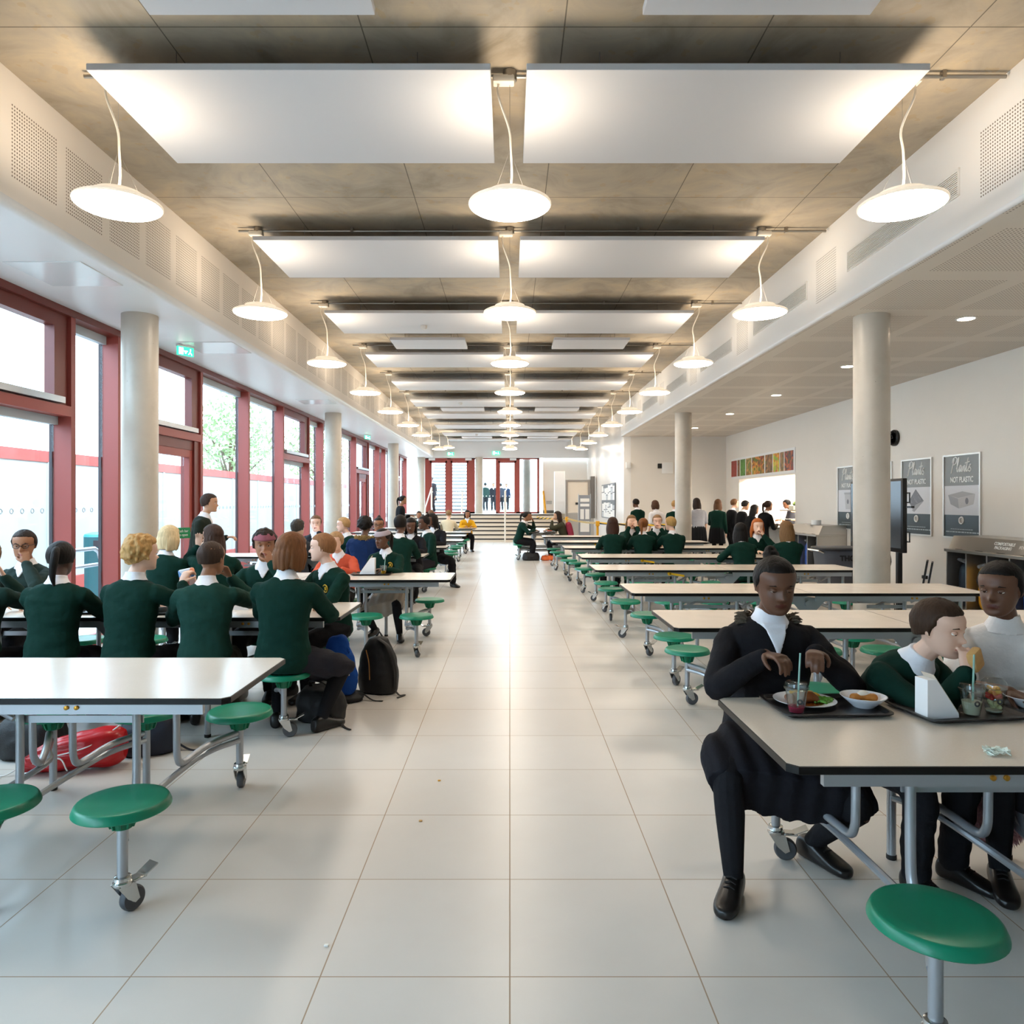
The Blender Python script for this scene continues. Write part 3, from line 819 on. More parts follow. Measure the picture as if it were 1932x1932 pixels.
            c.lathe([(0.030, -0.016), (0.040, -0.016), (0.045, -0.010), (0.046, 0.0), (0.045, 0.010), (0.040, 0.016), (0.030, 0.016)], seg=28, mi=1, M=My)
            c.lathe([(0.0, -0.017), (0.012, -0.017), (0.014, -0.013), (0.031, -0.0145), (0.031, 0.0145), (0.014, 0.013), (0.012, 0.017), (0.0, 0.017)], seg=24, mi=2, M=My)
            c.build('caster', [CHROME, TYRE, WHUB], s)
        return s
    sc = stool(0, -1, True); sf = stool(1, -1, False)
    for k in range(6):
        for sy in (-1, 1):
            if (k, sy) in ((0, -1), (1, -1)): continue
            d = dup(sc if k in (0, 5) else sf, t)
            d.location = (SX[k], sy * 0.58, 0)
    return t
tab0 = make_table()
RT = [(0.81, 2.51), (1.005, 4.86), (1.03, 6.575), (0.97, 8.7), (1.0, 10.58), (0.92, 12.7), (0.81, 14.5), (0.73, 16.75)]
LT = [(-1.10, 3.25), (-1.135, 5.27), (-0.59, 7.65), (-1.22, 10.75), (-1.08, 12.8), (-0.95, 15.0), (-1.02, 17.1), (-1.02, 19.1), (-1.02, 22.0)]
rnd = random.Random(3)
def place_table(x, y, rz, label, first=False):
    t = tab0 if first else dup(tab0)
    t.location = (x, y, 0); t.rotation_euler = (0, 0, rz)
    t['label'] = label; t['group'] = 'folding tables with green stools'
    for c in t.children:
        if c.name.startswith('stool_seat'):
            for g in c.children:
                if g.name.startswith('caster'): g.rotation_euler = (0, 0, rnd.uniform(-1.6, 1.6) - rz)
    return t
for i, (x, y) in enumerate(RT):
    w = 'with lunch trays on it' if i == 0 else 'its top bare' if i in (1, 2) else 'one line of the row'
    place_table(x, y, 0, 'grey folding table with green stools in the right row, %s from the camera' % nth(i), i == 0)
LTAB = []
for i, (x, y) in enumerate(LT):
    LTAB.append(place_table(x, y, PI, 'grey folding table with green stools in the left row, %s from the camera' % nth(i)))
place_table(0.83, 18.75, PI / 2, 'folding table turned end-on at the far right of the aisle near the steps')
# set the two closest casters as in the photograph
for t, want in ((tab0, {0: (R(200), R(-100))}), (LTAB[0], {0: (R(-30), R(8))})):
    for c in t.children:
        if c.name.startswith('stool_seat') and abs(c.location.x - SX[0]) < 0.01:
            for g in c.children:
                if g.name.startswith('caster'):
                    a = want[0][0 if c.location.y * math.cos(t.rotation_euler.z) < 0 else 1]
                    g.rotation_euler = (0, 0, a - t.rotation_euler.z)
# ================================================================= people
def vrot(v, ax, ang): return Matrix.Rotation(ang, 3, ax) @ Vector(v)

def cr(vals, n):
    """Catmull-Rom resampling of a list of tuples"""
    A = np.array(vals, float); A = np.vstack([2 * A[0] - A[1], A, 2 * A[-1] - A[-2]])
    out = []
    for i in range(1, len(A) - 2):
        for k in range(n):
            t = k / n; a, b, c, d = A[i - 1:i + 3]
            out.append(0.5 * (2 * b + (c - a) * t + (2 * a - 5 * b + 4 * c - d) * t * t + (3 * b - a - 3 * c + d) * t ** 3))
    out.append(A[-2]); return out

def limb(mb, pts, rads, seg=12, n=4, mi=0):
    """closed smooth limb with rounded ends"""
    rows = cr([tuple(p) + (r,) for p, r in zip(pts, rads)], n)
    P = [Vector(q[:3]) for q in rows]; r = [max(0.002, q[3]) for q in rows]
    d0 = (P[0] - P[1]).normalized(); d1 = (P[-1] - P[-2]).normalized()
    pre = [(P[0] + d0 * r[0] * s, r[0] * c) for s, c in ((0.95, 0.3), (0.7, 0.7), (0.35, 0.93))]
    post = [(P[-1] + d1 * r[-1] * s, r[-1] * c) for s, c in ((0.35, 0.93), (0.7, 0.7), (0.95, 0.3))]
    mb.tube([p for p, _ in pre] + P + [p for p, _ in post], [q for _, q in pre] + r + [q for _, q in post], seg, mi)

def loft(mb, rings, seg=20, n=3, power=2.3, mi=0):
    """rings of (centre, right, fwd, a, b_front, b_back) joined smoothly, closed with caps"""
    A = [tuple(c) + tuple(x) + tuple(f) + (a, b, bb) for c, x, f, a, b, bb in rings]
    rows = cr(A, n)
    vs, fs = [], []
    for q in rows:
        c = Vector(q[0:3]); x = Vector(q[3:6]).normalized(); f = Vector(q[6:9]).normalized()
        for k in range(seg):
            t = 2 * PI * k / seg; ct, st = math.cos(t), math.sin(t)
            e = 2 / power
            u = abs(ct) ** e * (1 if ct >= 0 else -1); w = abs(st) ** e * (1 if st >= 0 else -1)
            vs.append(c + x * (u * q[9]) + f * (w * (q[10] if st >= 0 else q[11])))
    m = len(rows)
    for i in range(m - 1):
        for k in range(seg):
            k2 = (k + 1) % seg
            fs.append((i * seg + k, i * seg + k2, (i + 1) * seg + k2, (i + 1) * seg + k))
    fs.append(tuple(reversed(range(seg)))); fs.append(tuple(range((m - 1) * seg, m * seg)))
    mb.add(vs, fs, mi)

def ik(a, b, l1, l2, pole):
    """middle joint of a two bone chain from a to b (b is clamped into reach)"""
    a = Vector(a); b = Vector(b); d = b - a; L = d.length
    mx = (l1 + l2) * 0.995
    if L > mx: b = a + d.normalized() * mx; d = b - a; L = mx
    h = d.normalized(); x = (l1 * l1 - l2 * l2 + L * L) / (2 * L)
    p = Vector(pole); p = (p - h * p.dot(h)); p = p.normalized() if p.length > 1e-5 else h.orthogonal()
    return a + h * x + p * math.sqrt(max(0, l1 * l1 - x * x)), b

def remesh(mb, voxel, smooth=2, disp=None):
    me = bpy.data.meshes.new('tmp'); me.from_pydata(mb.v, [], mb.f); me.update()
    o = bpy.data.objects.new('tmp', me); COL.objects.link(o)
    m = o.modifiers.new('r', 'REMESH'); m.mode = 'VOXEL'; m.voxel_size = voxel; m.use_smooth_shade = True
    if smooth:
        sm = o.modifiers.new('s', 'SMOOTH'); sm.factor = 0.5; sm.iterations = smooth
    dg = bpy.context.evaluated_depsgraph_get()
    out = bpy.data.meshes.new_from_object(o.evaluated_get(dg))
    bpy.data.objects.remove(o); bpy.data.meshes.remove(me)
    return out

def mesh_obj(name, me, mats, parent, smooth=True):
    me.name = name
    me.materials.clear()
    for m in mats: me.materials.append(m)
    if smooth: me.polygons.foreach_set('use_smooth', [True] * len(me.polygons))
    o = bpy.data.objects.new(name, me); COL.objects.link(o); o.parent = parent
    return o

# ---- head in units of head height (chin 0, crown 1); x right, y forward
HEAD_ROWS = [  # z, half width, front, back, squareness
    (0.00, .10, .36, -.16, 2.0), (0.03, .17, .405, -.08, 2.0), (0.10, .235, .42, .04, 2.1), (0.19, .275, .415, .14, 2.2), (0.28, .298, .41, .22, 2.3), (0.38, .318, .405, .31, 2.3),
    (0.48, .33, .40, .38, 2.3), (0.56, .34, .412, .42, 2.3), (0.64, .350, .428, .45, 2.25), (0.72, .352, .425, .46, 2.2), (0.80, .335, .39, .44, 2.1), (0.88, .285, .31, .36, 2.0), (0.95, .19, .19, .23, 2.0), (0.99, .08, .07, .09, 2.0)]
def gauss(x, z, cx, cz, sx, sz): return math.exp(-((x - cx) / sx) ** 2 - ((z - cz) / sz) ** 2)
def head_mesh(mb, M, S):
    rows = cr(HEAD_ROWS, 4); seg = 40; vs = []; fs = []
    for z, w, f, b, pw in rows:
        cy = (f - b) / 2; hy = (f + b) / 2
        for k in range(seg):
            t = 2 * PI * k / seg; ct, st = math.cos(t), math.sin(t); e = 2 / pw
            x = abs(ct) ** e * (1 if ct >= 0 else -1) * w; y = cy + abs(st) ** e * (1 if st >= 0 else -1) * hy
            if st > 0.2:
                y += 0.115 * gauss(x, z, 0, .37, .055, .055) + 0.055 * gauss(x, z, 0, .46, .045, .10)      # nose
                y += 0.02 * gauss(x, z, .055, .345, .03, .03) + 0.02 * gauss(x, z, -.055, .345, .03, .03)  # nostrils
                y -= 0.045 * (gauss(x, z, .145, .50, .075, .05) + gauss(x, z, -.145, .50, .075, .05))      # eye sockets
                y += 0.022 * gauss(x, z, 0, .60, .22, .04)                                                 # brow
                y += 0.028 * (gauss(x, z, 0, .235, .09, .022) + gauss(x, z, 0, .19, .075, .022)) - 0.02 * gauss(x, z, 0, .213, .10, .010)  # lips
                y -= 0.02 * gauss(x, z, 0, .14, .12, .03); y += 0.025 * gauss(x, z, 0, .06, .08, .05)      # chin
                y += 0.015 * (gauss(x, z, .19, .36, .07, .08) + gauss(x, z, -.19, .36, .07, .08))          # cheeks
            vs.append(M @ (Vector((x, y, z)) * S))
    m = len(rows)
    for i in range(m - 1):
        for k in range(seg):
            k2 = (k + 1) % seg; fs.append((i * seg + k, i * seg + k2, (i + 1) * seg + k2, (i + 1) * seg + k))
    fs.append(tuple(reversed(range(seg)))); fs.append(tuple(range((m - 1) * seg, m * seg)))
    mb.add(vs, fs)
    for s in (-1, 1):                                   # ears
        e = [(0.0, 0.0), (.03, .0), (.045, .5), (.04, 1.0), (0.0, 1.0)]
        ev = []; ef = []
        for i in range(7):
            ph = -PI / 2 + PI * i / 6
            for k in range(10):
                t = 2 * PI * k / 10
                ev.append(M @ (Vector((s * (.335 + .035 * math.cos(ph) * math.cos(t) + .02 * (math.cos(ph) * math.sin(t) < 0)), -.01 + .06 * math.cos(ph) * math.sin(t), .455 + .115 * math.sin(ph))) * S))
        for i in range(6):
            for k in range(10):
                k2 = (k + 1) % 10; f = (i * 10 + k, i * 10 + k2, (i + 1) * 10 + k2, (i + 1) * 10 + k)
                ef.append(f if s > 0 else f[::-1])
        ef.append(tuple(range(10))[::-1]); ef.append(tuple(range(60, 70)))
        mb.add(ev, ef)

def hair_mesh(style, M, S, rnd):
    """hair shell: full where hair grows, tucked inside the skull over the face"""
    mb = MB(); seg, rings = 48, 30; vs = []; fs = []
    thick = {'short': .05, 'crop': .03, 'flat': .15, 'curly': .12, 'long': .075, 'ponytail': .045, 'bun': .04, 'bob': .085, 'locs': .08, 'fluffy': .11}[style]
    c = Vector((0, -.03, .60)); ax = Vector((.352, .445, .40))
    lowb = {'short': .28, 'crop': .30, 'flat': .32, 'curly': .20, 'long': .05, 'bob': .06, 'ponytail': .28, 'bun': .28, 'locs': .10, 'fluffy': .22}[style]
    for i in range(rings + 1):
        ph = -PI / 2 + PI * i / rings
        for k in range(seg):
            t = 2 * PI * k / seg
            d = Vector((math.cos(ph) * math.cos(t), math.cos(ph) * math.sin(t), math.sin(ph)))
            p0 = c + Vector((d.x * ax.x, d.y * ax.y, d.z * ax.z))
            fr = d.y                                             # front-ness
            line = .80 + .0 * abs(p0.x)
            side = .36 if style in ('short', 'crop', 'flat', 'ponytail', 'bun', 'fluffy', 'curly') else .10
            if fr > .42: lim = line - .05 * (abs(p0.x) / .3) ** 2
            elif fr > -.12: lim = line + (side - line) * min(1, (.42 - fr) / .30)
            else: lim = side + (lowb - side) * min(1, (-.12 - fr) / .4)
            on = max(0.0, min(1.0, (p0.z - lim) / .05 + .5))
            th = thick
            if style == 'flat': th = thick * (0.35 + 0.75 * max(0, d.z))
            if style == 'curly' or style == 'fluffy': th = thick * (0.8 + 0.5 * mnoise.noise(Vector((d.x * 5, d.y * 5, d.z * 5 + rnd.seedv))))
            gr = .007 * math.sin(t * 26 + 3 * math.sin(ph * 5)) + .010 * mnoise.noise(Vector((d.x * 4, d.y * 4, d.z * 3 + rnd.seedv)))
            r = (th + gr) * on - .06 * (1 - on)
            if p0.z < c.z and on > 0:                           # hang straight below the equator
                flare = Vector((d.x * ax.x, d.y * ax.y, 0)); n_ = flare.length
                if n_ > 1e-4:
                    tgt = Vector((d.x, d.y, 0)).normalized(); base = Vector((tgt.x * ax.x, tgt.y * ax.y, 0))
                    blend = min(1, (c.z - p0.z) / .3) * (.9 if side < .3 else .55)
                    q = p0.lerp(Vector((base.x * .93, base.y * .9 + c.y, p0.z)), blend * on)
                    p0 = q
            nd = Vector((d.x / ax.x, d.y / ax.y, d.z / ax.z)).normalized()
            vs.append(M @ ((p0 + nd * r) * S))
    for i in range(rings):
        for k in range(seg):
            k2 = (k + 1) % seg; fs.append((i * seg + k, i * seg + k2, (i + 1) * seg + k2, (i + 1) * seg + k))
    mb.add(vs, fs)
    def strand(pts, rads, seg=10): limb(mb, [M @ (Vector(p) * S) for p in pts], [r * S for r in rads], seg, 4)
    if style == 'long':
        for q in range(11):
            a = PI * (1.02 + .96 * q / 10) ; x = math.cos(a) * .36; y = math.sin(a) * .40 - .03
            L = -.55 - .15 * rnd.random() - .25 * math.sin(PI * q / 10)
            strand([(x * .95, y * .95, .62), (x * 1.12, y * 1.05, .3), (x * 1.15, y * 1.05 - .02, -.1), (x * 1.0 + rnd.uniform(-.05, .05), y * 1.0 - .05, L)], [.085, .10, .095, .03])
    if style == 'bob':
        for q in range(13):
            a = PI * (.93 + 1.14 * q / 12); x = math.cos(a) * .37; y = math.sin(a) * .42 - .03
            strand([(x, y, .6), (x * 1.12, y * 1.08, .35), (x * 1.12 + rnd.uniform(-.03, .03), y * 1.05, .02 - .1 * rnd.random())], [.08, .10, .06])
    if style == 'ponytail':
        strand([(0, -.44, .72), (0, -.60, .66), (0, -.68, .4), (rnd.uniform(-.05, .05), -.62, -.05), (0, -.52, -.45)], [.07, .11, .12, .10, .03])
    if style == 'bun':
        o = M @ (Vector((0, -.36, .98)) * S)
        limb(mb, [o + M.to_3x3() @ Vector((0, 0, -.05 * S)), o, o + M.to_3x3() @ Vector((0, -.03 * S, .06 * S))], [.12 * S, .17 * S, .12 * S], 14)
    if style == 'locs':
        for q in range(22):
            a = PI * (.9 + 1.2 * q / 21); x = math.cos(a) * .38; y = math.sin(a) * .45 - .03
            strand([(x * .6, y * .6, .95), (x * 1.02, y * 1.02, .62), (x * 1.1, y * 1.1, .25), (x * 1.1 + rnd.uniform(-.06, .06), y * 1.1, -.1 - .25 * rnd.random())], [.05, .055, .05, .035], 8)
    if style == 'curly':
        for q in range(70):
            a = rnd.uniform(PI * .97, PI * 2.03); z = rnd.uniform(.32, 1.0)
            rr = math.sqrt(max(0, 1 - ((z - .6) / .46) ** 2)) if z > .6 else 1
            x = math.cos(a) * .40 * rr; y = math.sin(a) * .49 * rr - .03
            o = Vector((x, y, z)); e = rnd.uniform(.05, .085)
            strand([o + Vector((-e, 0, 0)), o + Vector((0, 0, e)), o + Vector((e, 0, 0))], [e * .7] * 3, 8)
    return mb

def hand_shapes(mb, w, d, pn, s, curl, side):
    """palm with four unequal bent fingers and a thumb; w wrist, d pointing direction, pn palm normal"""
    d = Vector(d).normalized(); pn = Vector(pn); pn = (pn - d * pn.dot(d)).normalized(); x = d.cross(pn) * side     # x towards the thumb side
    L = .175 * s * 1.0
    pl = L * .52
    loft(mb, [(w - d * .01, x, pn, .021 * s, .015 * s, .015 * s), (w + d * pl * .35, x, pn, .031 * s, .014 * s, .015 * s), (w + d * pl * .8, x, pn, .036 * s, .012 * s, .014 * s), (w + d * pl * 1.05, x, pn, .034 * s, .010 * s, .011 * s)], 12, 2)
    for k, (o, ln) in enumerate(((.0265, .80), (.009, .92), (-.009, .86), (-.0262, .66))):
        base = w + d * pl * .9 + x * o * s
        dirv = (d + x * o * 3).normalized(); p = base; pts = [p]; ang = 0
        for seg_, (fl, c_) in enumerate(((.42, .8), (.32, 1.15), (.26, .8))):
            ang += curl * c_
            v = dirv * math.cos(ang) + pn * math.sin(ang)
            p = p + v * (L * .48 * ln * fl * 1.15); pts.append(p)
        limb(mb, pts, [.0088 * s, .0084 * s, .0078 * s, .0066 * s], 8, 2)
    b = w + d * pl * .22 + x * .022 * s
    t1 = b + (d * .75 + x * .75 + pn * .25).normalized() * L * .2
    t2 = t1 + (d * .9 + x * .3 + pn * .45 * (1 + curl)).normalized() * L * .17
    t3 = t2 + (d * .9 - x * .15 + pn * .5 * (1 + curl)).normalized() * L * .14
    limb(mb, [b, t1, t2, t3], [.0125 * s, .0105 * s, .0095 * s, .0078 * s], 8, 2)

SKIN = {}
def skin(c):
    k = 'skin_' + c
    if k not in SKIN: SKIN[k] = mat(k, c, 0.48, var=0.05, vscale=14)
    return SKIN[k]
def lips(c):
    r, g, b = [int(c[i:i + 2], 16) for i in (0, 2, 4)]
    return mat('lips_' + c, '%02x%02x%02x' % (min(255, int(r * .86)), int(g * .62), int(b * .62)), 0.4)
def cloth(c, rough=0.85): return mat('cloth_' + c, c, rough, var=0.10, vscale=20, bump=0.25, bscale=70, sheen=0.0, spec=0.15)
def hairm(c):
    k = 'hair_' + c
    if k in MATS: return MATS[k]
    n = NT(k, 0.6); n.b.inputs['Specular IOR Level'].default_value = 0.2
    v = n.vec(n.math('MULTIPLY', n.x, 90.0), n.math('MULTIPLY', n.y, 90.0), n.math('MULTIPLY', n.z, 9.0))
    s_ = n.noise(1.0, 3, 0.5, vec=v)
    cc = lin(c)
    n.color(n.mix(s_, tuple(x * .55 for x in cc[:3]) + (1,), tuple(min(1, x * 1.4) for x in cc[:3]) + (1,)))
    n.bump(s_, 0.5, 0.01)
    return n.m
EYEW = mat('eye_white', 'e9e6e0', 0.25); IRIS = mat('eye_dark', '2a1c14', 0.2)
SHOE = mat('black_shoe', '141313', 0.32)
GREEN = '0a2c24'; BLACK = '17171a'; NAVY = '1c2b4a'; GREY = '3b3b42'; SHIRTW = 'e8e6ea'

PEOPLE = []
def person(label, x, y, rz, H=1.52, seat=0.42, lean=8, yaw=0, pitch=5, roll=0, twist=0, hands=('table', 'table'), top=GREEN, style='jumper', bottom='trousers', bcol=BLACK, hair='short', hcol='2a1d16', skinc='c99a7c',
           legs=None, q=1, collar=SHIRTW, badge=False, bandana=None, extra=None, z0=0.0, hem=None, feet=None, hscale=1.0):
    """one figure; q is the detail level (1 near, 2 middle, 3 far)"""
    rnd = random.Random(hash(label) % 9973 if False else sum(map(ord, label)) ); rnd.seedv = rnd.uniform(0, 50)
    root = thing('person', label, 'person', (x, y, z0), R(rz))
    s = H / 1.52
    stand = seat is None
    vox = {1: .0058, 2: .0095, 3: .014}[q]
    pel = Vector((0, -.01, .525 * H)) if stand else Vector((0, -.03, seat + .085 * s))
    th = R(lean); U = Vector((0, math.sin(th), math.cos(th))); F = Vector((0, math.cos(th), -math.sin(th)))
    tw = R(twist)
    def sp(h, f=0.0): return pel + U * (h * H) + F * f * s
    XR_ = Vector((math.cos(tw), -math.sin(tw), 0)); F2 = Vector((math.sin(tw), math.cos(tw) * math.cos(th), -math.sin(th)))
    # torso rings: (height, half width, front, back)
    prof = [(-.055, .115, .075, .09, 0), (-.02, .150, .095, .11, 0), (.04, .150, .092, .10, .2), (.11, .132, .09, .088, .5), (.19, .150, .10, .092, .8), (.255, .165, .095, .088, 1), (.295, .135, .070, .075, 1), (.325, .062, .05, .058, 1), (.35, .05, .045, .05, 1)]
    curve = lambda h: -.012 * math.sin(h * 9) if h > 0 else 0
    rings = []
    for h, a, bf, bb, w_ in prof:
        xx = Vector((math.cos(tw * w_), -math.sin(tw * w_), 0)); ff = Vector((math.sin(tw * w_), math.cos(tw * w_) * math.cos(th), -math.sin(th) * math.cos(tw * w_)))
        rings.append((sp(h, curve(h)), xx, ff, a * s, bf * s, bb * s))
    # head frame
    neck = sp(.335, .005)
    Rh = Matrix.Rotation(R(-yaw), 3, 'Z') @ Matrix.Rotation(R(-pitch), 3, 'X') @ Matrix.Rotation(R(roll), 3, 'Y')
    HS = .214 * (0.5 + 0.5 * s) * hscale
    hp = neck + U * (.035 * s) + Rh @ Vector((0, .035 * s, .0))
    MH = Matrix.Translation(hp) @ Rh.to_4x4()
    MHo = MH @ Matrix.Translation((0, -.02 * s, 0))
    # arms
    l1, l2 = .175 * H, .150 * H
    jt = {}
    arms = []
    for i, sd in enumerate((-1, 1)):
        sh = sp(.262) + XR_ * (sd * .158 * s) - F * .005
        hd = hands[i]; curl = .45; pole = Vector((sd * .75, -.35, -.6)); dirv = None; pn = Vector((0, 0, -1))
        if hd == 'table': tgt = Vector((sd * .10, .40, .785)); dirv = Vector((-sd * .5, .85, -.12))
        elif hd == 'table_in': tgt = Vector((sd * .05, .36, .785)); dirv = Vector((-sd * .9, .4, -.1))
        elif hd == 'eat': tgt = MH @ Vector((sd * .05, .15, -.02)); dirv = Vector((-sd * .35, -.25, .9)); pn = Vector((-sd * .6, -.6, 0)); curl = .75; pole = Vector((sd * .8, .1, -1))
        elif hd == 'face': tgt = MH @ Vector((sd * .07, .13, .02)); dirv = Vector((-sd * .15, -.25, 1)); pn = Vector((0, -1, 0)); curl = .3; pole = Vector((sd * .4, .3, -1))
        elif hd == 'lap': tgt = Vector((sd * .09, .24, seat + .17 * s)) if not stand else pel + Vector((sd * .1, .15, .08)); dirv = Vector((-sd * .4, .9, -.1))
        elif hd == 'side': tgt = sh + Vector((sd * .05, .05, -(l1 + l2) * .97)); dirv = Vector((0, .15, -1)); pn = Vector((-sd, 0, 0)); pole = Vector((sd * .2, -1, 0)); curl = .3
        elif hd == 'front': tgt = sh + Vector((-sd * .06, .26, -.18)); dirv = Vector((-sd * .3, 1, .1)); curl = .6; pole = Vector((sd * .5, -.6, -.8))
        elif hd == 'back': tgt = pel + Vector((sd * .12, -.16, .05)); dirv = Vector((-sd * .6, -.1, -.7)); pole = Vector((sd, -1, 0)); pn = Vector((0, 1, 0))
        elif isinstance(hd, dict): tgt = Vector(hd['p']); dirv = Vector(hd['d']); pn = Vector(hd.get('n', (0, 0, -1))); curl = hd.get('c', .5); pole = Vector(hd.get('pole', pole))
        el, wr = ik(sh, tgt, l1, l2, pole)
        if dirv is None: dirv = wr - el
        arms.append((sd, sh, el, wr, dirv, pn, curl))
    # legs
    t1, t2 = .245 * H, .235 * H
    lg = []
    for i, sd in enumerate((-1, 1)):
        hip = pel + Vector((sd * .085 * s, 0.01, -.015 * s))
        if stand:
            an = Vector((sd * .085 * s, -.02 + (feet[i] if feet else 0), .075 * s)); pole = Vector((0, 1, 0))
        else:
            an = Vector((sd * .11, .30 * s + .02, .075 * s)); pole = Vector((sd * .12, .8, 1))
            if legs is not None:
                an = Vector(legs[i][:3]); 
                if len(legs[i]) > 3: pole = Vector(legs[i][3:])
        kn, an = ik(hip, an, t1, t2, pole)
        fd = Vector((kn.x - hip.x, kn.y - hip.y, 0)) if not stand else Vector((sd * .12, 1, 0))
        fd = fd.normalized() if fd.length > .02 else Vector((0, 1, 0))
        lg.append((sd, hip, kn, an, fd))
    # ------------ body
    mb = MB()
    loft(mb, [(c, a, f, w * .93, bf * .92, bb * .92) for c, a, f, w, bf, bb in rings], 20, 3)
    limb(mb, [neck - U * .04 * s, neck + U * .01 * s, MH @ Vector((0, -.005, .035)), MH @ Vector((0, -.01, .07))], [.054 * s, .047 * s, .046 * s, .05 * s], 14, 3)
    head_mesh(mb, MH, HS)
    for sd, sh, el, wr, dv, pn, cu in arms:
        mid = (el + wr) / 2
        limb(mb, [sp(.25) + XR_ * sd * .10 * s, sh, sh.lerp(el, .5), el, el.lerp(wr, .35), wr], [.045 * s, .046 * s, .040 * s, .034 * s, .034 * s, .022 * s], 12, 3)
        hand_shapes(mb, wr, dv, pn, .92 * s, cu, -sd)
    for sd, hip, kn, an, fd in lg:
        limb(mb, [hip, hip.lerp(kn, .4), kn, kn.lerp(an, .35), an], [.078 * s, .070 * s, .050 * s, .050 * s, .032 * s], 12, 3)
        limb(mb, [an - fd * .03 * s - Vector((0, 0, .035 * s)), an + fd * .06 * s - Vector((0, 0, .04 * s)), an + fd * .13 * s - Vector((0, 0, .052 * s))], [.032 * s, .030 * s, .02 * s], 10, 2)
    me = remesh(mb, vox if q > 1 else .0052, 1 if q == 1 else 1)
    nv = len(me.vertices); co = np.empty(nv * 3); me.vertices.foreach_get('co', co); co = co.reshape(-1, 3)
    MI = np.array(MH.inverted())
    hl = (co @ MI[:3, :3].T + MI[:3, 3]) / HS
    mi = np.zeros(len(me.polygons), int)
    cen = np.empty(len(me.polygons) * 3); me.polygons.foreach_get('center', cen); cen = cen.reshape(-1, 3)
    hc = (cen @ MI[:3, :3].T + MI[:3, 3]) / HS
    lp = (np.abs(hc[:, 0]) < .115) & (np.abs(hc[:, 2] - .212) < .045 * (1 - (np.abs(hc[:, 0]) / .125) ** 2)) & (hc[:, 1] > .30)
    mi[lp] = 1
    body = mesh_obj('body', me, [skin(skinc), lips(skinc), EYEW, IRIS, hairm(hcol)], root)
    # eyes and brows join the body mesh
    if q <= 2:
        eb = MB()
        for sd in (-1, 1):
            c = Vector((sd * .142, .338, .502))
            eb.lathe([(0, -.062), (.03, -.054), (.053, -.03), (.062, 0), (.053, .03), (.03, .054), (0, .062)], seg=14, mi=2, M=Matrix.Identity(4))
            nv0 = len(eb.v) - 72 + 0
            k0 = len(eb.v) - (5 * 14 + 2)
            for i in range(k0, len(eb.v)): eb.v[i] = tuple(c + Vector((eb.v[i][0], eb.v[i][2] * .8, eb.v[i][1] * .62)))
            k1 = len(eb.v)
            eb.lathe([(0, 0), (.034, 0), (.031, .008), (.0, .014)], seg=12, mi=3)
            for i in range(k1, len(eb.v)): eb.v[i] = tuple(c + Vector((eb.v[i][0], .040 + eb.v[i][2], eb.v[i][1])))
            k3 = len(eb.v)
            lid = [(0, 0)] ; 
            eb.lathe([(.074, .0), (.072, .018), (.060, .040), (.036, .058), (0, .066)], seg=16, mi=0)
            Rl = Matrix.Rotation(R(-14 if pitch < 10 else -26), 3, 'X')
            for i in range(k3, len(eb.v)):
                v_ = Rl @ Vector((eb.v[i][0], eb.v[i][1] * .80, eb.v[i][2] * .75)); eb.v[i] = tuple(c + v_ + Vector((0, 0, .010)))
            eb.tube([(sd * .06, .408, .585), (sd * .14, .404, .612), (sd * .23, .345, .590)], [.011, .014, .006], 6, 4)
        eb.v = [tuple(MH @ (Vector(p) * HS)) for p in eb.v]
        tmp = bpy.data.meshes.new('eyes'); tmp.from_pydata(eb.v, [], eb.f)
        bm = bmesh.new(); bm.from_mesh(me)
        n0 = len(bm.faces); bm.from_mesh(tmp); bm.faces.ensure_lookup_table()
        bm.to_mesh(me); bm.free(); bpy.data.meshes.remove(tmp)
        mi = np.concatenate([mi, np.array(eb.m, int)])
    me.polygons.foreach_set('material_index', mi.tolist()); me.polygons.foreach_set('use_smooth', [True] * len(me.polygons)); me.update()
    # ------------ clothes
    def fold(mesh, amp):
        k = len(mesh.vertices); c_ = np.empty(k * 3); mesh.vertices.foreach_get('co', c_); nn = np.empty(k * 3); mesh.vertices.foreach_get('normal', nn)
        c_ = c_.reshape(-1, 3); nn = nn.reshape(-1, 3)
        a = np.array([mnoise.noise(Vector((p[0] * 9 + rnd.seedv, p[1] * 9, p[2] * 17 + p[0] * 6))) + .5 * mnoise.noise(Vector((p[0] * 22, p[1] * 22 + rnd.seedv, p[2] * 30))) for p in c_])
        c_ += nn * (a * amp)[:, None]; mesh.vertices.foreach_set('co', c_.ravel()); mesh.update()
    thick = {'jumper': .013, 'shirt': .008, 'blazer': .018, 'parka': .034, 'coat': .026}[style]
    hemh = hem if hem is not None else {'jumper': -.03, 'shirt': -.03, 'blazer': -.06, 'parka': -.06, 'coat': -.07}[style]
    mb = MB()
    tr = [(c, a, f, w + thick * 1.1, bf + thick, bb + thick) for (c, a, f, w, bf, bb), pp in zip(rings[:-2], prof[:-2]) if pp[0] >= hemh - .03]
    c, a, f, w, bf, bb = rings[-2]
    tr.append((c - U * .006, a, f, w + thick * .4, bf + thick * .3, bb + thick * .4))
    if stand and style in ('coat', 'parka'):
        c, a, f, w, bf, bb = rings[0]
        tr.insert(0, (c - U * .13 * H, a, f, w + thick * 1.5 + .04, bf + thick + .03, bb + thick + .02))
    loft(mb, tr, 24, 3)
    slv = .012 if style != 'parka' else .03
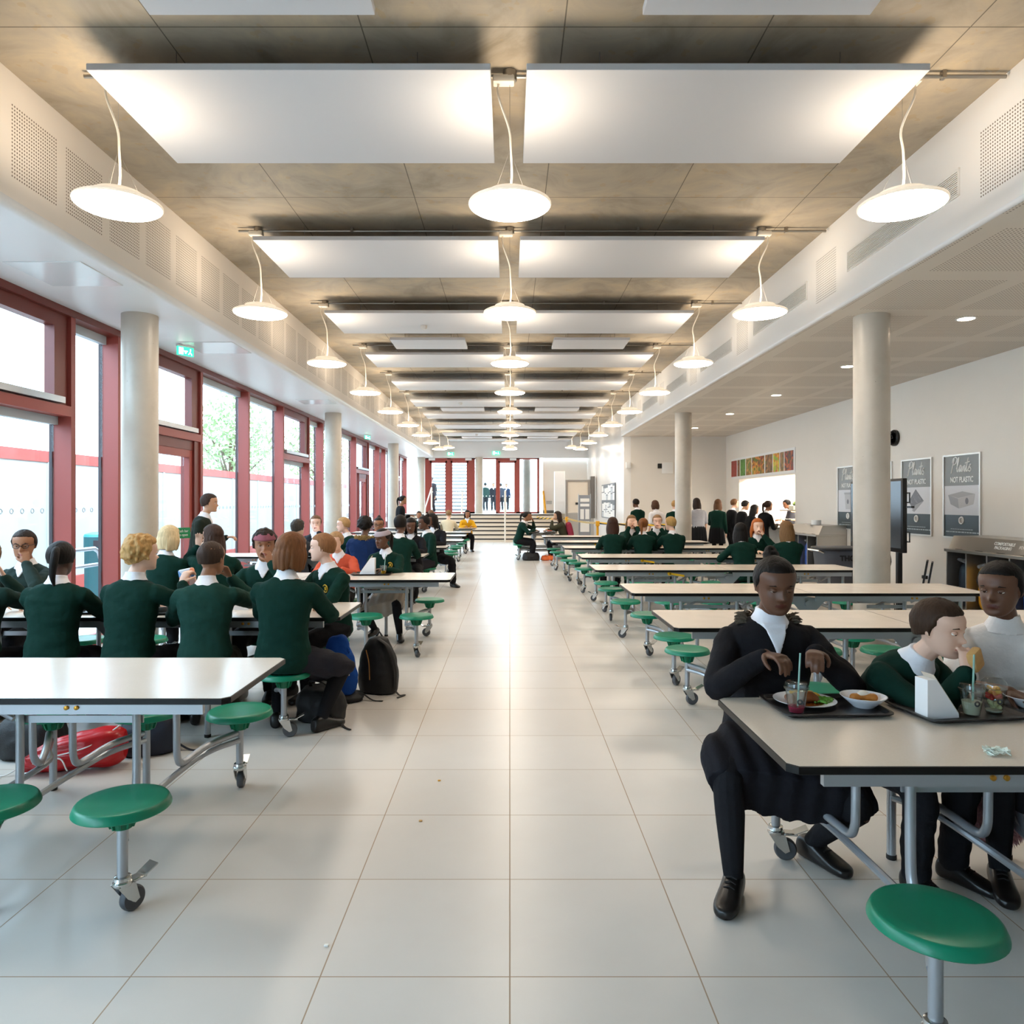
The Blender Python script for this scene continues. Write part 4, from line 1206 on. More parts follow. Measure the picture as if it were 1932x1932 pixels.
    for sd, sh, el, wr, dv, pn, cu in arms:
        e = wr.lerp(el, .06)
        if style == 'shirt': 
            e2 = sh.lerp(el, .82); limb(mb, [sp(.25) + XR_ * sd * .10 * s, sh, e2], [.05 * s + slv, .052 * s + slv, .053 * s + slv], 14, 4)
        else:
            limb(mb, [sp(.25) + XR_ * sd * .10 * s, sh, sh.lerp(el, .5), el, el.lerp(wr, .4), e], [.048 * s + slv, .049 * s + slv, .043 * s + slv, .040 * s + slv, .037 * s + slv, .029 * s + slv * .7], 14, 3)
    g = remesh(mb, vox * 1.1, 3)
    if q <= 2: fold(g, .007 if style != 'parka' else .010)
    kind = {'jumper': 'jumper', 'shirt': 'shirt', 'blazer': 'blazer', 'parka': 'parka', 'coat': 'coat'}[style]
    gar = mesh_obj(kind, g, [cloth(top)], root)
    if style == 'jumper' and q <= 2:                              # ribbed hem
        c, a, f, w, bf, bb = tr[0]
        hm = MB(); loft(hm, [(c + U * .0, a, f, w + .004, bf + .004, bb + .004), (c + U * .03, a, f, w + .006, bf + .006, bb + .006)], 24, 2)
        mesh_obj('hem_band', remesh(hm, vox, 1), [cloth(top)], gar)
    # collar and shirt front
    if collar:
        cm = MB()
        nb = sp(.322, .0); ax = F2
        if style in ('blazer', 'coat', 'parka', 'jumper'):
            V = .085 * s if style != 'jumper' else .06 * s
            wd = .05 * s
            pts = []
            fr = .098 * s + thick + .007
            for tt in np.linspace(0, 1, 7):
                for uu in np.linspace(-1, 1, 5):
                    xx = uu * wd * (1 - tt * .9)
                    hgt = .318 * H - tt * V * 1.3
                    # follow the chest surface
                    dep = np.interp(hgt / H, [.19, .255, .295, .325], [.10, .095, .074, .054]) * s + thick * (1.1 if hgt / H < .30 else .6) + .003
                    p = pel + U * hgt + XR_ * xx + F2 * (dep * math.sqrt(max(0.2, 1 - (xx / (.16 * s)) ** 2)))
                    pts.append(p)
            n_ = len(pts)
            back = [p - F2 * .02 for p in pts]
            fs = []
            for i in range(6):
                for k in range(4):
                    a_ = i * 5 + k; fs.append((a_, a_ + 1, a_ + 6, a_ + 5)); fs.append((n_ + a_ + 5, n_ + a_ + 6, n_ + a_ + 1, n_ + a_))
            for k in range(4): fs.append((k + 1, k, n_ + k, n_ + k + 1)); fs.append((30 + k, 30 + k + 1, n_ + 31 + k, n_ + 30 + k))
            for i in range(6): fs.append((i * 5, i * 5 + 5, n_ + i * 5 + 5, n_ + i * 5)); fs.append((i * 5 + 9, i * 5 + 4, n_ + i * 5 + 4, n_ + i * 5 + 9))
            cm.add(pts + back, fs)
        rg = []
        for hh, rr in ((.303, .088), (.318, .076), (.338, .058), (.352, .054)):
            rg.append((sp(hh, .002 + (.338 - hh) * .0), XR_, F2, rr * s, rr * .92 * s, rr * .98 * s))
        loft(cm, rg, 20, 2)
        cg = remesh(cm, max(.005, vox * .9), 1)
        mesh_obj('collar', cg, [cloth(collar, .7)], root)
    if badge:
        p = pel + U * (.225 * H) + XR_ * (-.075 * s) + F2 * (.098 * s + thick + .001)
        Mb = Matrix((XR_, U, F2)).transposed()
        bd = MB()
        ring = [p + Mb @ Vector((.026 * s * math.cos(t) * (1 if True else 1), .030 * s * math.sin(t), 0)) for t in np.linspace(R(40), R(320), 14)]
        bd.tube(ring, .005, 6); bd.obox(p - Mb @ Vector((0, 0, .004)), (.010 * s, .013 * s, .005), Mb)
        bd.build('badge', mat('badge_yellow', 'c8a02c', .6), gar)
    # bottoms
    mb = MB()
    if bottom == 'trousers':
        loft(mb, [(c, a, f, w + .008, bf + .008, bb + .008) for c, a, f, w, bf, bb in rings[0:3]], 20, 3)
        for sd, hip, kn, an, fd in lg:
            limb(mb, [hip, hip.lerp(kn, .45), kn, kn.lerp(an, .5), an.lerp(kn, .04)], [.095 * s, .088 * s, .071 * s, .064 * s, .055 * s], 14, 3)
        g = remesh(mb, vox * 1.1, 3)
        if q <= 2: fold(g, .008)
        mesh_obj('trousers', g, [cloth(bcol)], root)
    elif bottom in ('skirt', 'skirt_bare'):
        if stand:
            base = pel - Vector((0, 0, .02))
            loft(mb, [(sp(.06), Vector((1, 0, 0)), Vector((0, 1, 0)), .148 * s, .10 * s, .11 * s), (sp(-.0), Vector((1, 0, 0)), Vector((0, 1, 0)), .172 * s, .12 * s, .13 * s), (base - Vector((0, 0, .12 * H)), Vector((1, 0, 0)), Vector((0, 1, 0)), .195 * s, .15 * s, .15 * s), (base - Vector((0, 0, .21 * H)), Vector((1, 0, 0)), Vector((0, 1, 0)), .215 * s, .17 * s, .17 * s)], 28, 4)
        else:
            kl, kr = lg[0][2], lg[1][2]; km = (kl + kr) / 2; hw = abs(kr.x - kl.x) / 2 + .075 * s
            Xv = (kr - kl); Xv = Xv.normalized() if Xv.length > .05 else Vector((1, 0, 0)); dd = (km - pel).normalized(); nz = Xv.cross(dd)
            if nz.z < 0: nz = -nz
            loft(mb, [(c, a, f, w + .006 - .004 * i_, bf + .006 - .004 * i_, bb + .008 - .005 * i_) for i_, (c, a, f, w, bf, bb) in enumerate(rings[0:3])], 20, 3)
            loft(mb, [(pel - dd * .02, Xv, nz, .165 * s, .085 * s, .10 * s), (pel.lerp(km, .5), Xv, nz, max(.17 * s, hw), .092 * s, .10 * s), (pel.lerp(km, .88), Xv, nz, hw + .015, .085 * s, .11 * s), (pel.lerp(km, 1.03), Xv, nz, hw + .01, .07 * s, .125 * s)], 26, 4)
        g = remesh(mb, vox * 1.1, 2)
        # pleats
        k = len(g.vertices); c_ = np.empty(k * 3); g.vertices.foreach_get('co', c_); nn = np.empty(k * 3); g.vertices.foreach_get('normal', nn); c_ = c_.reshape(-1, 3); nn = nn.reshape(-1, 3)
        ang = np.arctan2(c_[:, 1] - pel.y, c_[:, 0] - pel.x) * 14 if stand else c_[:, 0] * 70
        c_ += nn * (np.sin(ang) * .005)[:, None]; g.vertices.foreach_set('co', c_.ravel()); g.update()
        mesh_obj('skirt', g, [cloth(bcol)], root)
        if bottom == 'skirt':
            mb = MB()
            for sd, hip, kn, an, fd in lg: limb(mb, [hip.lerp(kn, .55), kn, kn.lerp(an, .35), an], [.072 * s, .0545 * s, .0545 * s, .036 * s], 12, 3)
            mesh_obj('tights', remesh(mb, vox, 1), [cloth('1b1b1e')], root)
    for sd, hip, kn, an, fd in lg:
        sm = MB(); up = Vector((0, 0, 1)); xx = Vector((fd.y, -fd.x, 0)); b = Vector((an.x, an.y, an.z - .073 * s))
        w = .041 * s
        def rg(yf, a, zt, zb=.0): return (b + fd * yf * s + up * (zb + zt) / 2 * s, xx, up, a * s, (zt - zb) / 2 * s, (zt - zb) / 2 * s)
        loft(sm, [rg(-.068, .018, .05, .012), (b + fd * -.055 * s + up * .045 * s, xx, up, .033 * s, .04 * s, .045 * s), (b + fd * -.01 * s + up * .048 * s, xx, up, .040 * s, .052 * s, .048 * s), (b + fd * .05 * s + up * .036 * s, xx, up, .042 * s, .042 * s, .036 * s), (b + fd * .12 * s + up * .027 * s, xx, up, .046 * s, .026 * s, .027 * s), (b + fd * .165 * s + up * .024 * s, xx, up, .036 * s, .018 * s, .024 * s), rg(.182, .016, .034, .006)], 16, 3, 2.6)
        o = mesh_obj('shoe', remesh(sm, min(vox, .008), 1), [SHOE], root)
        if q == 1:
            lc = MB()
            for q_ in (.035, .055, .075): lc.tube([b + fd * q_ * s + xx * -.02 * s + up * (.085 - (q_ - .035) * .45) * s, b + fd * q_ * s + up * (.092 - (q_ - .035) * .45) * s, b + fd * q_ * s + xx * .02 * s + up * (.085 - (q_ - .035) * .45) * s], .003, 6)
            lc.build('laces', FOOT, o)
    # hair
    hm = hair_mesh(hair, MH, HS, rnd)
    if hair in ('long', 'bob', 'ponytail', 'bun', 'locs', 'curly', 'fluffy', 'flat'):
        g = remesh(hm, max(.006, vox), 1)
    else:
        g = bpy.data.meshes.new('hair'); g.from_pydata(hm.v, [], hm.f); g.update()
    mesh_obj('hair', g, [hairm(hcol)], root)
    if bandana:
        bn = MB(); seg = 36
        ri = []
        for zz, ex in ((.66, .05), (.72, .066), (.86, .062), (.92, .05)):
            k_ = math.sqrt(max(.05, 1 - ((zz - .6) / .47) ** 2))
            ri.append((MH @ (Vector((0, -.03, zz)) * HS), MH.to_3x3() @ Vector((1, 0, 0)), MH.to_3x3() @ Vector((0, 1, 0)), (.352 * k_ + ex) * HS, (.455 * k_ + ex) * HS, (.455 * k_ + ex) * HS))
        loft(bn, ri, 30, 3, 2.0)
        mesh_obj('headband', remesh(bn, .006, 1), [cloth(bandana)], root)
    if style == 'parka' or extra == 'fur':
        fu = MB()
        for k in range(420):
            t = rnd.uniform(PI * .95, PI * 2.05); p = sp(.292 + .02 * rnd.random()) + XR_ * math.cos(t) * .098 * s + F2 * (math.sin(t) * .095 * s - .005) + U * rnd.uniform(-.02, .03)
            d = (XR_ * (math.cos(t) + rnd.uniform(-.6, .6)) + F2 * (math.sin(t) + rnd.uniform(-.6, .6)) + U * rnd.uniform(-.2, .9)).normalized()
            fu.tube([p, p + d * .022, p + d * .042 + Vector((0, 0, -.010))], [.007, .005, .001], 4)
        fu.build('fur_trim', cloth('a58a5c' if style == 'parka' else '5b5247'), gar)
    if extra == 'glasses':
        gl = MB()
        for sd in (-1, 1):
            gl.tube([MH @ (Vector((sd * .145 + .105 * math.cos(t), .425, .50 + .08 * math.sin(t))) * HS) for t in np.linspace(0, 2 * PI, 17)], .0022, 6)
            gl.tube([MH @ (Vector((sd * .25, .42, .52)) * HS), MH @ (Vector((sd * .37, .1, .52)) * HS), MH @ (Vector((sd * .37, -.05, .5)) * HS)], .002, 6)
        gl.tube([MH @ (Vector((-.045, .44, .51)) * HS), MH @ (Vector((.045, .44, .51)) * HS)], .002, 6)
        gl.build('glasses', mat('dark_glasses', '1a1a1c', .3), root)
    if extra == 'backpack':
        bp = MB(); c = sp(.16) - F * (.19 * s)
        loft(bp, [(c - U * .19 * s, XR_, F, .11 * s, .05, .05), (c - U * .15 * s, XR_, F, .14 * s, .08, .08), (c, XR_, F, .145 * s, .09, .09), (c + U * .14 * s, XR_, F, .13 * s, .07, .08), (c + U * .19 * s, XR_, F, .07 * s, .04, .04)], 18, 3, 2.6)
        o = mesh_obj('backpack', remesh(bp, .012, 2), [cloth('8c3244')], root)
    PEOPLE.append(root)
    return root, MH
# ---------------------------------------------------------------- who sits and stands where
DK = '62402e'; DK2 = '4a2e22'; BR = '946447'; PALE = 'dfb59d'; TAN = 'bd8f70'
def hd(x, y, z, dx, dy, dz, c=.5): return {'p': (x, y, z), 'd': (dx, dy, dz), 'c': c}
# front right table, far side, facing the camera
P_COAT, MH_COAT = person('person in black coat and white collar at the aisle end of the front right table', 1.10, 3.12, 180, H=1.56, lean=4, pitch=14, hands=(hd(-.09, .25, .915, .35, .9, .05, .6), hd(.10, .25, .905, -.35, .9, .05, .6)),
       top='1b1a1d', style='coat', bottom='skirt', bcol='1c1c21', hair='bun', hcol='17110e', skinc=DK, legs=((-.17, .04, .075, -.2, .8, 1), (.25, .33, .075, .5, .8, 1)), extra='fur', q=1)
P_SAND, MH_SAND = person('person in green jumper bending over a sandwich, second along the front right table', 1.53, 3.13, 205, H=1.42, lean=34, pitch=10, yaw=-10, hands=('table_in', 'eat'), bottom='trousers', hair='short', hcol='3a281c', skinc=PALE, q=1)
P_SHIRT, MH_SHIRT = person('dark-haired person in white shirt at the right edge of the front right table', 2.10, 3.12, 163, H=1.50, lean=5, yaw=38, pitch=6, hands=('table_in', 'table'), top='e6e1de', style='shirt', bottom='skirt', bcol='19191c', hair='short', hcol='15100d', skinc=DK, collar='e6e1de', q=1)
# second left table, near side, backs to the camera
person('person with auburn bob and pleated skirt seen from behind on the second left table', -1.44, 4.70, -4, H=1.60, lean=5, yaw=20, pitch=8, hands=('table', 'table'), bottom='skirt', bcol='26262d', hair='bob', hcol='6e4426', skinc=PALE, legs=((-.14, .22, .075), (.19, .14, .075, .45, .8, .9)), q=1)
person('back-turned person in green jumper with khaki coat round the waist at second left table', -1.95, 4.70, 14, H=1.50, lean=10, yaw=25, pitch=6, hands=('table', 'eat'), top='1a3b33', hair='crop', hcol='3b2a20', skinc=BR, bottom='trousers', bcol='3a3a30', q=1)
person('back-turned person with curly blond hair in green jumper at second left table', -2.42, 4.70, -8, H=1.56, lean=6, yaw=30, pitch=2, hands=('table', hd(.17, .27, .95, .1, .5, .8, .7)), hair='curly', hcol='b08752', skinc=PALE, bottom='trousers', bcol='2b2c33', q=1)
person('back-turned person with black hair and broad white collar in green jumper at second left table', -2.93, 4.72, 6, H=1.50, lean=8, yaw=-12, pitch=12, hands=('table', 'table'), hair='ponytail', hcol='14100e', skinc=DK2, bottom='trousers', bcol='202028', q=1)
person('person in dark jumper cut off by the left edge of the photo', -3.42, 4.70, 0, H=1.50, lean=8, yaw=-10, hands=('table', 'eat'), top='18302a', hair='fluffy', hcol='6d5238', skinc=PALE, q=2)
# second left table, far side
person('auburn-haired boy in green jumper with yellow badge, in profile at end of second left table', -1.43, 5.88, 143, H=1.50, lean=7, yaw=46, pitch=2, hands=('table_in', 'table_in'), hair='short', hcol='8a5e3c', skinc='e6bda8', badge=True, q=1)
person('person in green jumper with wide white collar and headband facing camera across second left table', -1.95, 5.90, 184, H=1.58, lean=10, yaw=-12, pitch=4, hands=('eat', 'table'), hair='fluffy', hcol='241813', skinc=BR, q=1, bandana='8d5560')
person('bespectacled person with swept back hair at far left behind second left table', -3.86, 5.88, 176, H=1.56, lean=5, yaw=-22, pitch=6, hands=('eat', 'table'), top='22302c', hair='short', hcol='2a1f19', skinc=BR, extra='glasses', q=1)
# third left table
person('back-turned person with long wavy brown hair in green jumper at third left table', -2.84, 7.07, 12, H=1.56, lean=5, yaw=-48, pitch=4, hands=('face', 'table'), hair='long', hcol='3a261c', skinc=PALE, q=1)
person('back-turned person with pale blond hair at window end of third left table', -3.33, 7.07, -6, H=1.54, lean=6, yaw=10, hands=('table', 'table'), hair='bob', hcol='d3b98f', skinc=PALE, q=2)
person('girl with grey headband, yellow badge and black tights facing camera at third left table', -1.39, 8.25, 176, H=1.42, lean=6, yaw=30, pitch=10, hands=('table_in', 'lap'), hair='ponytail', hcol='17110e', skinc=DK, badge=True, bottom='skirt', bcol='a2978a', legs=((-.22, .30, .075), (.13, .0, .075)), bandana='a79aa0', q=1)
person('person in coral top half hidden behind boy at third left table', -1.90, 8.25, 180, H=1.40, lean=18, yaw=20, pitch=10, hands=('table', 'table'), top='c4553c', hair='short', hcol='a5805a', skinc=PALE, q=2)
# fourth left table
person('back-turned person in navy parka with fur hood at fourth left table', -2.02, 10.17, 0, H=1.60, lean=6, pitch=6, hands=('table', 'table'), top='15294f', style='parka', hair='curly', hcol='17110e', skinc=DK, q=2, collar=None)
person('back-turned person with flat-top black hair in green jumper at end of fourth left table', -1.53, 10.17, 4, H=1.60, lean=5, yaw=8, hands=('table', 'table'), hair='flat', hcol='17110e', skinc=DK, q=2)
person('back-turned person in charcoal coat at window end of fourth left table', -2.97, 10.17, 10, H=1.52, lean=8, yaw=30, hands=('table', 'table'), top='33363b', style='coat', hair='fluffy', hcol='3c3630', skinc=PALE, q=2)
person('pale person in black blazer facing camera left of second window column', -2.99, 11.33, 172, H=1.60, lean=4, yaw=-20, hands=('eat', 'table'), top='1f2126', style='blazer', hair='short', hcol='6b4a34', skinc='e3b9a6', q=2)
person('fair-haired boy in green jumper facing left, right of second window column', -2.50, 11.33, 140, H=1.54, lean=6, yaw=30, hands=('table', 'table'), hair='short', hcol='b08a5e', skinc='e3b9a6', q=2)
person('bespectacled person with hair tied back facing camera at fourth left table', -2.02, 11.33, 186, H=1.54, lean=5, hands=('table', 'table'), hair='bun', hcol='1d1512', skinc=BR, extra='glasses', q=2)
person('person with long dark braids and black blazer facing camera at end of fourth left table', -1.52, 11.35, 176, H=1.54, lean=8, yaw=-10, pitch=14, hands=('table', 'table'), style='blazer', top='1b1b1f', hair='locs', hcol='17110e', skinc=DK, q=2)
# fifth left table
person('person in green jumper and dark skirt sitting sideways at end of fifth left table', -1.37, 12.22, 124, H=1.56, lean=4, yaw=12, pitch=8, hands=('lap', 'lap'), hair='bun', hcol='17110e', skinc=DK, bottom='skirt_bare', bcol='2a2a30', badge=True, q=2)
person('person in black blazer stretching one leg into the aisle at fifth left table', -1.37, 13.36, 166, H=1.60, lean=6, yaw=40, pitch=6, hands=('table', 'table'), style='blazer', top='1a1a1e', hair='locs', hcol='17110e', skinc=DK, legs=((-.44, .26, .075, -.8, .6, .8), (.12, .32, .075)), q=2)
# far end of the left row
person('person in black hooded top with ponytail standing by the third window column', -3.03, 20.35, -78, H=1.66, seat=None, lean=2, pitch=6, hands=('front', 'side'), style='coat', top='141417', hair='ponytail', hcol='15100e', skinc=BR, collar=None, q=3)
person('small boy in green jumper facing camera at the last left table', -2.79, 22.6, 180, H=1.46, hands=('table', 'table'), hair='short', hcol='2a1c14', skinc=BR, q=3)
person('back-turned person in navy jacket at the last left table', -2.31, 21.4, 0, H=1.56, style='blazer', top='252d3f', hair='short', hcol='6b4a34', skinc=PALE, collar=None, q=3)
person('back-turned person in cream sweater at the last left table', -1.80, 21.4, -4, H=1.56, top='d9c7a8', hair='short', hcol='8a6a48', skinc=PALE, collar=None, q=3)
person('person in yellow and red coat facing camera at end of the last left table', -1.32, 22.6, 190, H=1.52, style='coat', top='d29a1e', hair='bob', hcol='1a1412', skinc=BR, bottom='trousers', q=3)
# end-on table on the right of the aisle
person('person in green jumper facing right at aisle corner of the end-on table', .25, 19.06, -90, H=1.56, lean=16, pitch=10, hands=('table', 'table'), hair='ponytail', hcol='1a1412', skinc=BR, q=3)
person('person eating beside the green-jumpered one at the end-on table', .25, 19.56, -96, H=1.58, lean=22, pitch=8, hands=('eat', 'table'), hair='short', hcol='1a1412', skinc=BR, top='20352c', q=3)
person('person with long dark hair and maroon backpack facing left at the end-on table', 1.40, 19.2, 90, H=1.56, lean=14, hands=('eat', 'table'), hair='long', hcol='2a1c16', skinc=TAN, top='3c3a2c', extra='backpack', collar=None, q=3)
# group at the sixth right table
person('back-turned girl with long dark brown hair in green jumper at sixth right table', 1.70, 12.12, 0, H=1.50, lean=5, yaw=10, hands=('table', 'table'), hair='long', hcol='3b241a', skinc=PALE, q=2)
person('back-turned girl with gingery ponytail in green jumper at sixth right table', 2.20, 12.12, -4, H=1.48, lean=8, yaw=20, hands=('table', 'table'), hair='ponytail', hcol='7a4a26', skinc=PALE, q=2)
person('back-turned boy with fair hair and white collar in green jumper at sixth right table', 2.69, 12.12, 6, H=1.52, lean=4, yaw=-28, hands=('table', 'table'), hair='short', hcol='a8854f', skinc=PALE, q=2)
person('girl with light brown hair holding hands to face beyond sixth right table', 2.19, 13.30, 180, H=1.54, lean=8, hands=('face', 'face'), hair='long', hcol='7d5f3f', skinc=PALE, q=2)
person('pale person facing camera just left of the fair-haired boy at sixth right table', 2.66, 13.30, 176, H=1.56, lean=8, hands=('eat', 'table'), hair='short', hcol='8b6b4d', skinc=PALE, q=2)
# fifth right table
person('back-turned person with long black hair leaning on fifth right table', 3.20, 10.0, 10, H=1.46, lean=16, yaw=30, hands=('table', 'table'), hair='long', hcol='120e0d', skinc=BR, q=2)
person('girl with long ginger hair and white shirt front facing camera at fifth right table', 3.76, 11.18, 178, H=1.50, lean=4, hands=('eat', 'table'), hair='long', hcol='b0602a', skinc='e8c0a8', q=2)
person('back-turned person with long light brown hair at wall end of fifth right table', 3.80, 10.0, 4, H=1.48, lean=6, hands=('table', 'table'), hair='long', hcol='77593a', skinc=PALE, q=2)
# queue at the serving hatch
ST = dict(seat=None, q=3)
person('black-haired person in green jumper at the left end of the queue', 3.34, 19.0, 30, H=1.57, hands=('side', 'front'), hair='crop', hcol='17110e', skinc=DK, **ST)
person('brown-haired person in white shirt with back turned in the queue', 3.80, 18.9, 20, H=1.52, hands=('side', 'side'), style='shirt', top=SHIRTW, collar=SHIRTW, hair='bob', hcol='4a3021', skinc=PALE, **ST)
person('fair-haired person in dark jumper in the queue left of the second right column', 4.12, 18.3, -10, H=1.52, hands=('side', 'front'), hair='short', hcol='a8814f', skinc=PALE, **ST)
person('person in grey shirt with long dark hair in the queue right of the column', 4.68, 18.2, 10, H=1.58, hands=('side', 'side'), style='shirt', top='9a9aa0', hair='long', hcol='2a1d18', skinc=PALE, bottom='skirt', **ST)
person('person with long brown hair in green jumper queueing near the hatch', 5.22, 18.5, -30, H=1.55, hands=('front', 'side'), hair='long', hcol='5d3d26', skinc=PALE, bottom='skirt', **ST)
person('brown-haired person in black blazer facing the hatch, first of those at the counter', 5.62, 18.7, -80, H=1.56, hands=('side', 'side'), style='blazer', top='17181b', hair='short', hcol='6b4a30', skinc=PALE, **ST)
person('black-haired person in dark jacket facing the hatch', 5.66, 17.95, -84, H=1.52, pitch=14, lean=6, hands=('front', 'side'), style='blazer', top='141416', hair='short', hcol='17110e', skinc=TAN, **ST)
person('person with long black hair leaning to the hatch counter', 5.62, 17.25, -80, H=1.42, lean=12, pitch=10, hands=('front', 'front'), style='blazer', top='141416', hair='long', hcol='17110e', skinc=BR, bottom='skirt', **ST)
person('person with brown ponytail in black reaching to the right end of the hatch counter', 5.62, 16.35, -70, H=1.52, lean=14, hands=('front', 'front'), style='blazer', top='121214', hair='ponytail', hcol='33211a', skinc=BR, bottom='skirt', **ST)
person('black-haired kitchen worker behind the serving hatch', 7.36, 19.1, 80, H=1.56, pitch=20, hands=('front', 'front'), style='shirt', top='3a3a40', hair='short', hcol='14100e', skinc=BR, collar=None, **ST)
person('person in dark jacket standing at the glass door behind near left column', -3.86, 9.12, -80, H=1.58, seat=None, q=2, pitch=4, hands=('front', 'side'), style='blazer', top='20261f', hair='short', hcol='3a2a22', skinc=TAN)
# outside, seen through the end doors
for i, (x, c, l) in enumerate(((-1.46, '1a2a24', 'person in green outside, leftmost of those beyond the right end door'), (-1.0, '17171b', 'person in black outside, second from left beyond the right end door'), (-.55, '2a2a30', 'person in charcoal outside, third from left beyond the right end door'), (-.22, '1b2436', 'person in navy outside, rightmost beyond the right end door'))):
    person(l, x, 44 + i * .8, 180 if i % 2 else 10, H=1.66, seat=None, q=3, z0=ZP - .02, hands=('side', 'side'), style='blazer', top=c, hair='short', hcol='17110e', skinc=BR)
person('person in dark coat outside beside the staircase beyond the left end doors', -3.55, 33.7, 150, H=1.62, seat=None, q=3, z0=ZP, hands=('side', 'side'), style='coat', top='2a2a2e', hair='short', hcol='2a1c14', skinc=BR)
# ================================================================= right wall: posters, clock, screen, bins
PW = mat('poster_white', 'e9e8e6', 0.4); PG = mat('poster_grey', '7d7d7a', 0.35); PL = mat('poster_light', 'cdcdd2', 0.35); PD = mat('poster_dark', '1f2a29', 0.3)
PM = mat('poster_mid', '9a9aa0', 0.4); PK = mat('poster_shade', '6f6f76', 0.4); PF = mat('poster_frame', 'd6d2cc', 0.3, 0.5)
SCRIPT = [[(.02, -.05), (.14, .45), (.27, 1.0)], [(.08, .72), (.16, .98), (.38, 1.1), (.56, .95), (.48, .68), (.24, .55)],
          [(.58, .25), (.74, .7), (.80, 1.02), (.70, .98), (.64, .5), (.66, .1), (.76, .06), (.86, .25)],
          [(1.08, .42), (.98, .5), (.88, .3), (.93, .04), (1.03, .14), (1.12, .44), (1.10, .1), (1.2, .06), (1.27, .42)],
          [(1.27, .42), (1.25, .04), (1.33, .36), (1.43, .44), (1.44, .1), (1.52, .05), (1.62, .4)], [(1.78, 1.0), (1.68, .5), (1.65, .1), (1.75, .05), (1.9, .35)], [(1.48, .62), (1.96, .72)],
          [(2.12, .48), (1.99, .50), (1.97, .34), (2.1, .2), (2.04, .02), (1.88, .08)]]
def poster(yc, label, pic):
    # local frame: u along -Y (rightwards as seen), v up; the sheet faces -X
    t = thing('framed_poster', label, 'poster', (XR - 0.002, yc, 0.995), 0, 'framed posters on the right wall')
    W, H = 0.84, 1.18
    def rect(mb, u0, u1, v0, v1, d0, d1): mb.box(-d1, -d0, -u1, -u0, v0, v1)
    f = MB()
    for a in ((-W / 2, W / 2, 0, .022), (-W / 2, W / 2, H - .022, H), (-W / 2, -W / 2 + .022, .022, H - .022), (W / 2 - .022, W / 2, .022, H - .022)): rect(f, *a, 0, .024)
    f.build('frame', PF, t)
    s = MB(); rect(s, -W / 2 + .02, W / 2 - .02, .74, H - .02, 0, .010); sh = s.build('top_band', PG, t)
    s = MB(); rect(s, -W / 2 + .02, W / 2 - .02, .33, .74, 0, .010); s.build('picture_band', PL, t)
    s = MB(); rect(s, -W / 2 + .02, W / 2 - .02, .02, .33, 0, .010); s.build('bottom_band', PD, t)
    w = MB(); k = .245
    for st in SCRIPT:
        p = smooth_path([(x, y, 0) for x, y in st], 5)
        w.tube([(-.0118, -(-.235 + q.x * .21 + q.y * .02), .925 + q.y * .195) for q in p], .0082, 6, flat=1.0)
    w.build('script_lettering', PW, t)
    text_mesh('NOT PLASTIC', .108, 'lettering', PW, t, (-.0115, 0, .82), (PI / 2, 0, -PI / 2), sx=.78, bold=.002)
    def poly(pts, m, name, d=.0112):
        mb = MB(); n_ = len(pts)
        mb.add([(-d, -u, v) for u, v in pts] + [(-.009, -u, v) for u, v in pts], [tuple(range(n_))[::-1], tuple(range(n_, 2 * n_))] + [(i, (i + 1) % n_, n_ + (i + 1) % n_, n_ + i) for i in range(n_)])
        mb.build(name, m, t, smooth=False)
    if pic == 'box':
        poly([(-.31, .61), (-.08, .56), (-.06, .42), (-.25, .48)], PM, 'printed_box_side'); poly([(-.08, .56), (.30, .62), (.26, .48), (-.06, .42)], mat('poster_box', 'b5b3b4', .4), 'printed_box_front')
        poly([(-.31, .61), (.02, .66), (.30, .62), (-.08, .565)], mat('poster_box_top', 'a3a2a5', .4), 'printed_box_lid'); poly([(.12 + .035 * math.cos(q), .525 + .045 * math.sin(q)) for q in np.linspace(0, 2 * PI, 15)[:-1]], PK, 'printed_emblem', .0125)
    elif pic == 'bag':
        poly([(-.02, .71), (.20, .53), (-.06, .36), (-.22, .52)], PK, 'printed_bag'); poly([(.20, .53), (-.06, .36), (-.12, .38), (-.02, .47)], PM, 'printed_bag_front', .0125)
        for q in range(22): 
            u, v = -.15 + .28 * ((q * 37) % 11) / 11, .5 + .14 * ((q * 23) % 7) / 7
            if abs(u) + (v - .5) * 1.2 < .2: poly([(u, v), (u + .012, v), (u + .012, v + .012), (u, v + .012)], PM, 'printed_spot', .013)
    else:
        poly([(-.13, .66), (.13, .66), (.09, .38), (-.09, .38)], mat('poster_cup', 'b3b3b6', .4), 'printed_cup'); poly([(-.15, .69), (.15, .69), (.14, .655), (-.14, .655)], PM, 'printed_lid', .012)
        poly([(.04 * math.cos(q), .52 + .045 * math.sin(q)) for q in np.linspace(0, 2 * PI, 15)[:-1]], PK, 'printed_emblem', .0125)
    e = MB(); e.tube([(-.0115, .045 * math.cos(q), .255 + .045 * math.sin(q)) for q in np.linspace(0, 2 * PI, 21)], .012, 6); e.tube([(-.0115, .012 * math.cos(q), .255 + .02 * math.sin(q)) for q in np.linspace(0, 2 * PI, 11)], .004, 5)
    e.build('round_emblem', PW, t)
    l = MB()
    rr = random.Random(5); u = -.25
    while u < .25:
        w_ = rr.uniform(.02, .05); rect(l, u, u + w_, .128, .136, .009, .0112); u += w_ + .01
    u = -.36
    while u < .35:
        w_ = rr.uniform(.03, .09); rect(l, u, u + w_, .085, .099, .009, .0112); u += w_ + .014
    l.build('small_print', mat('poster_print', 'aab0b0', .4), t)
poster(10.18, 'framed grey poster with takeaway box print, nearest on right wall', 'box')
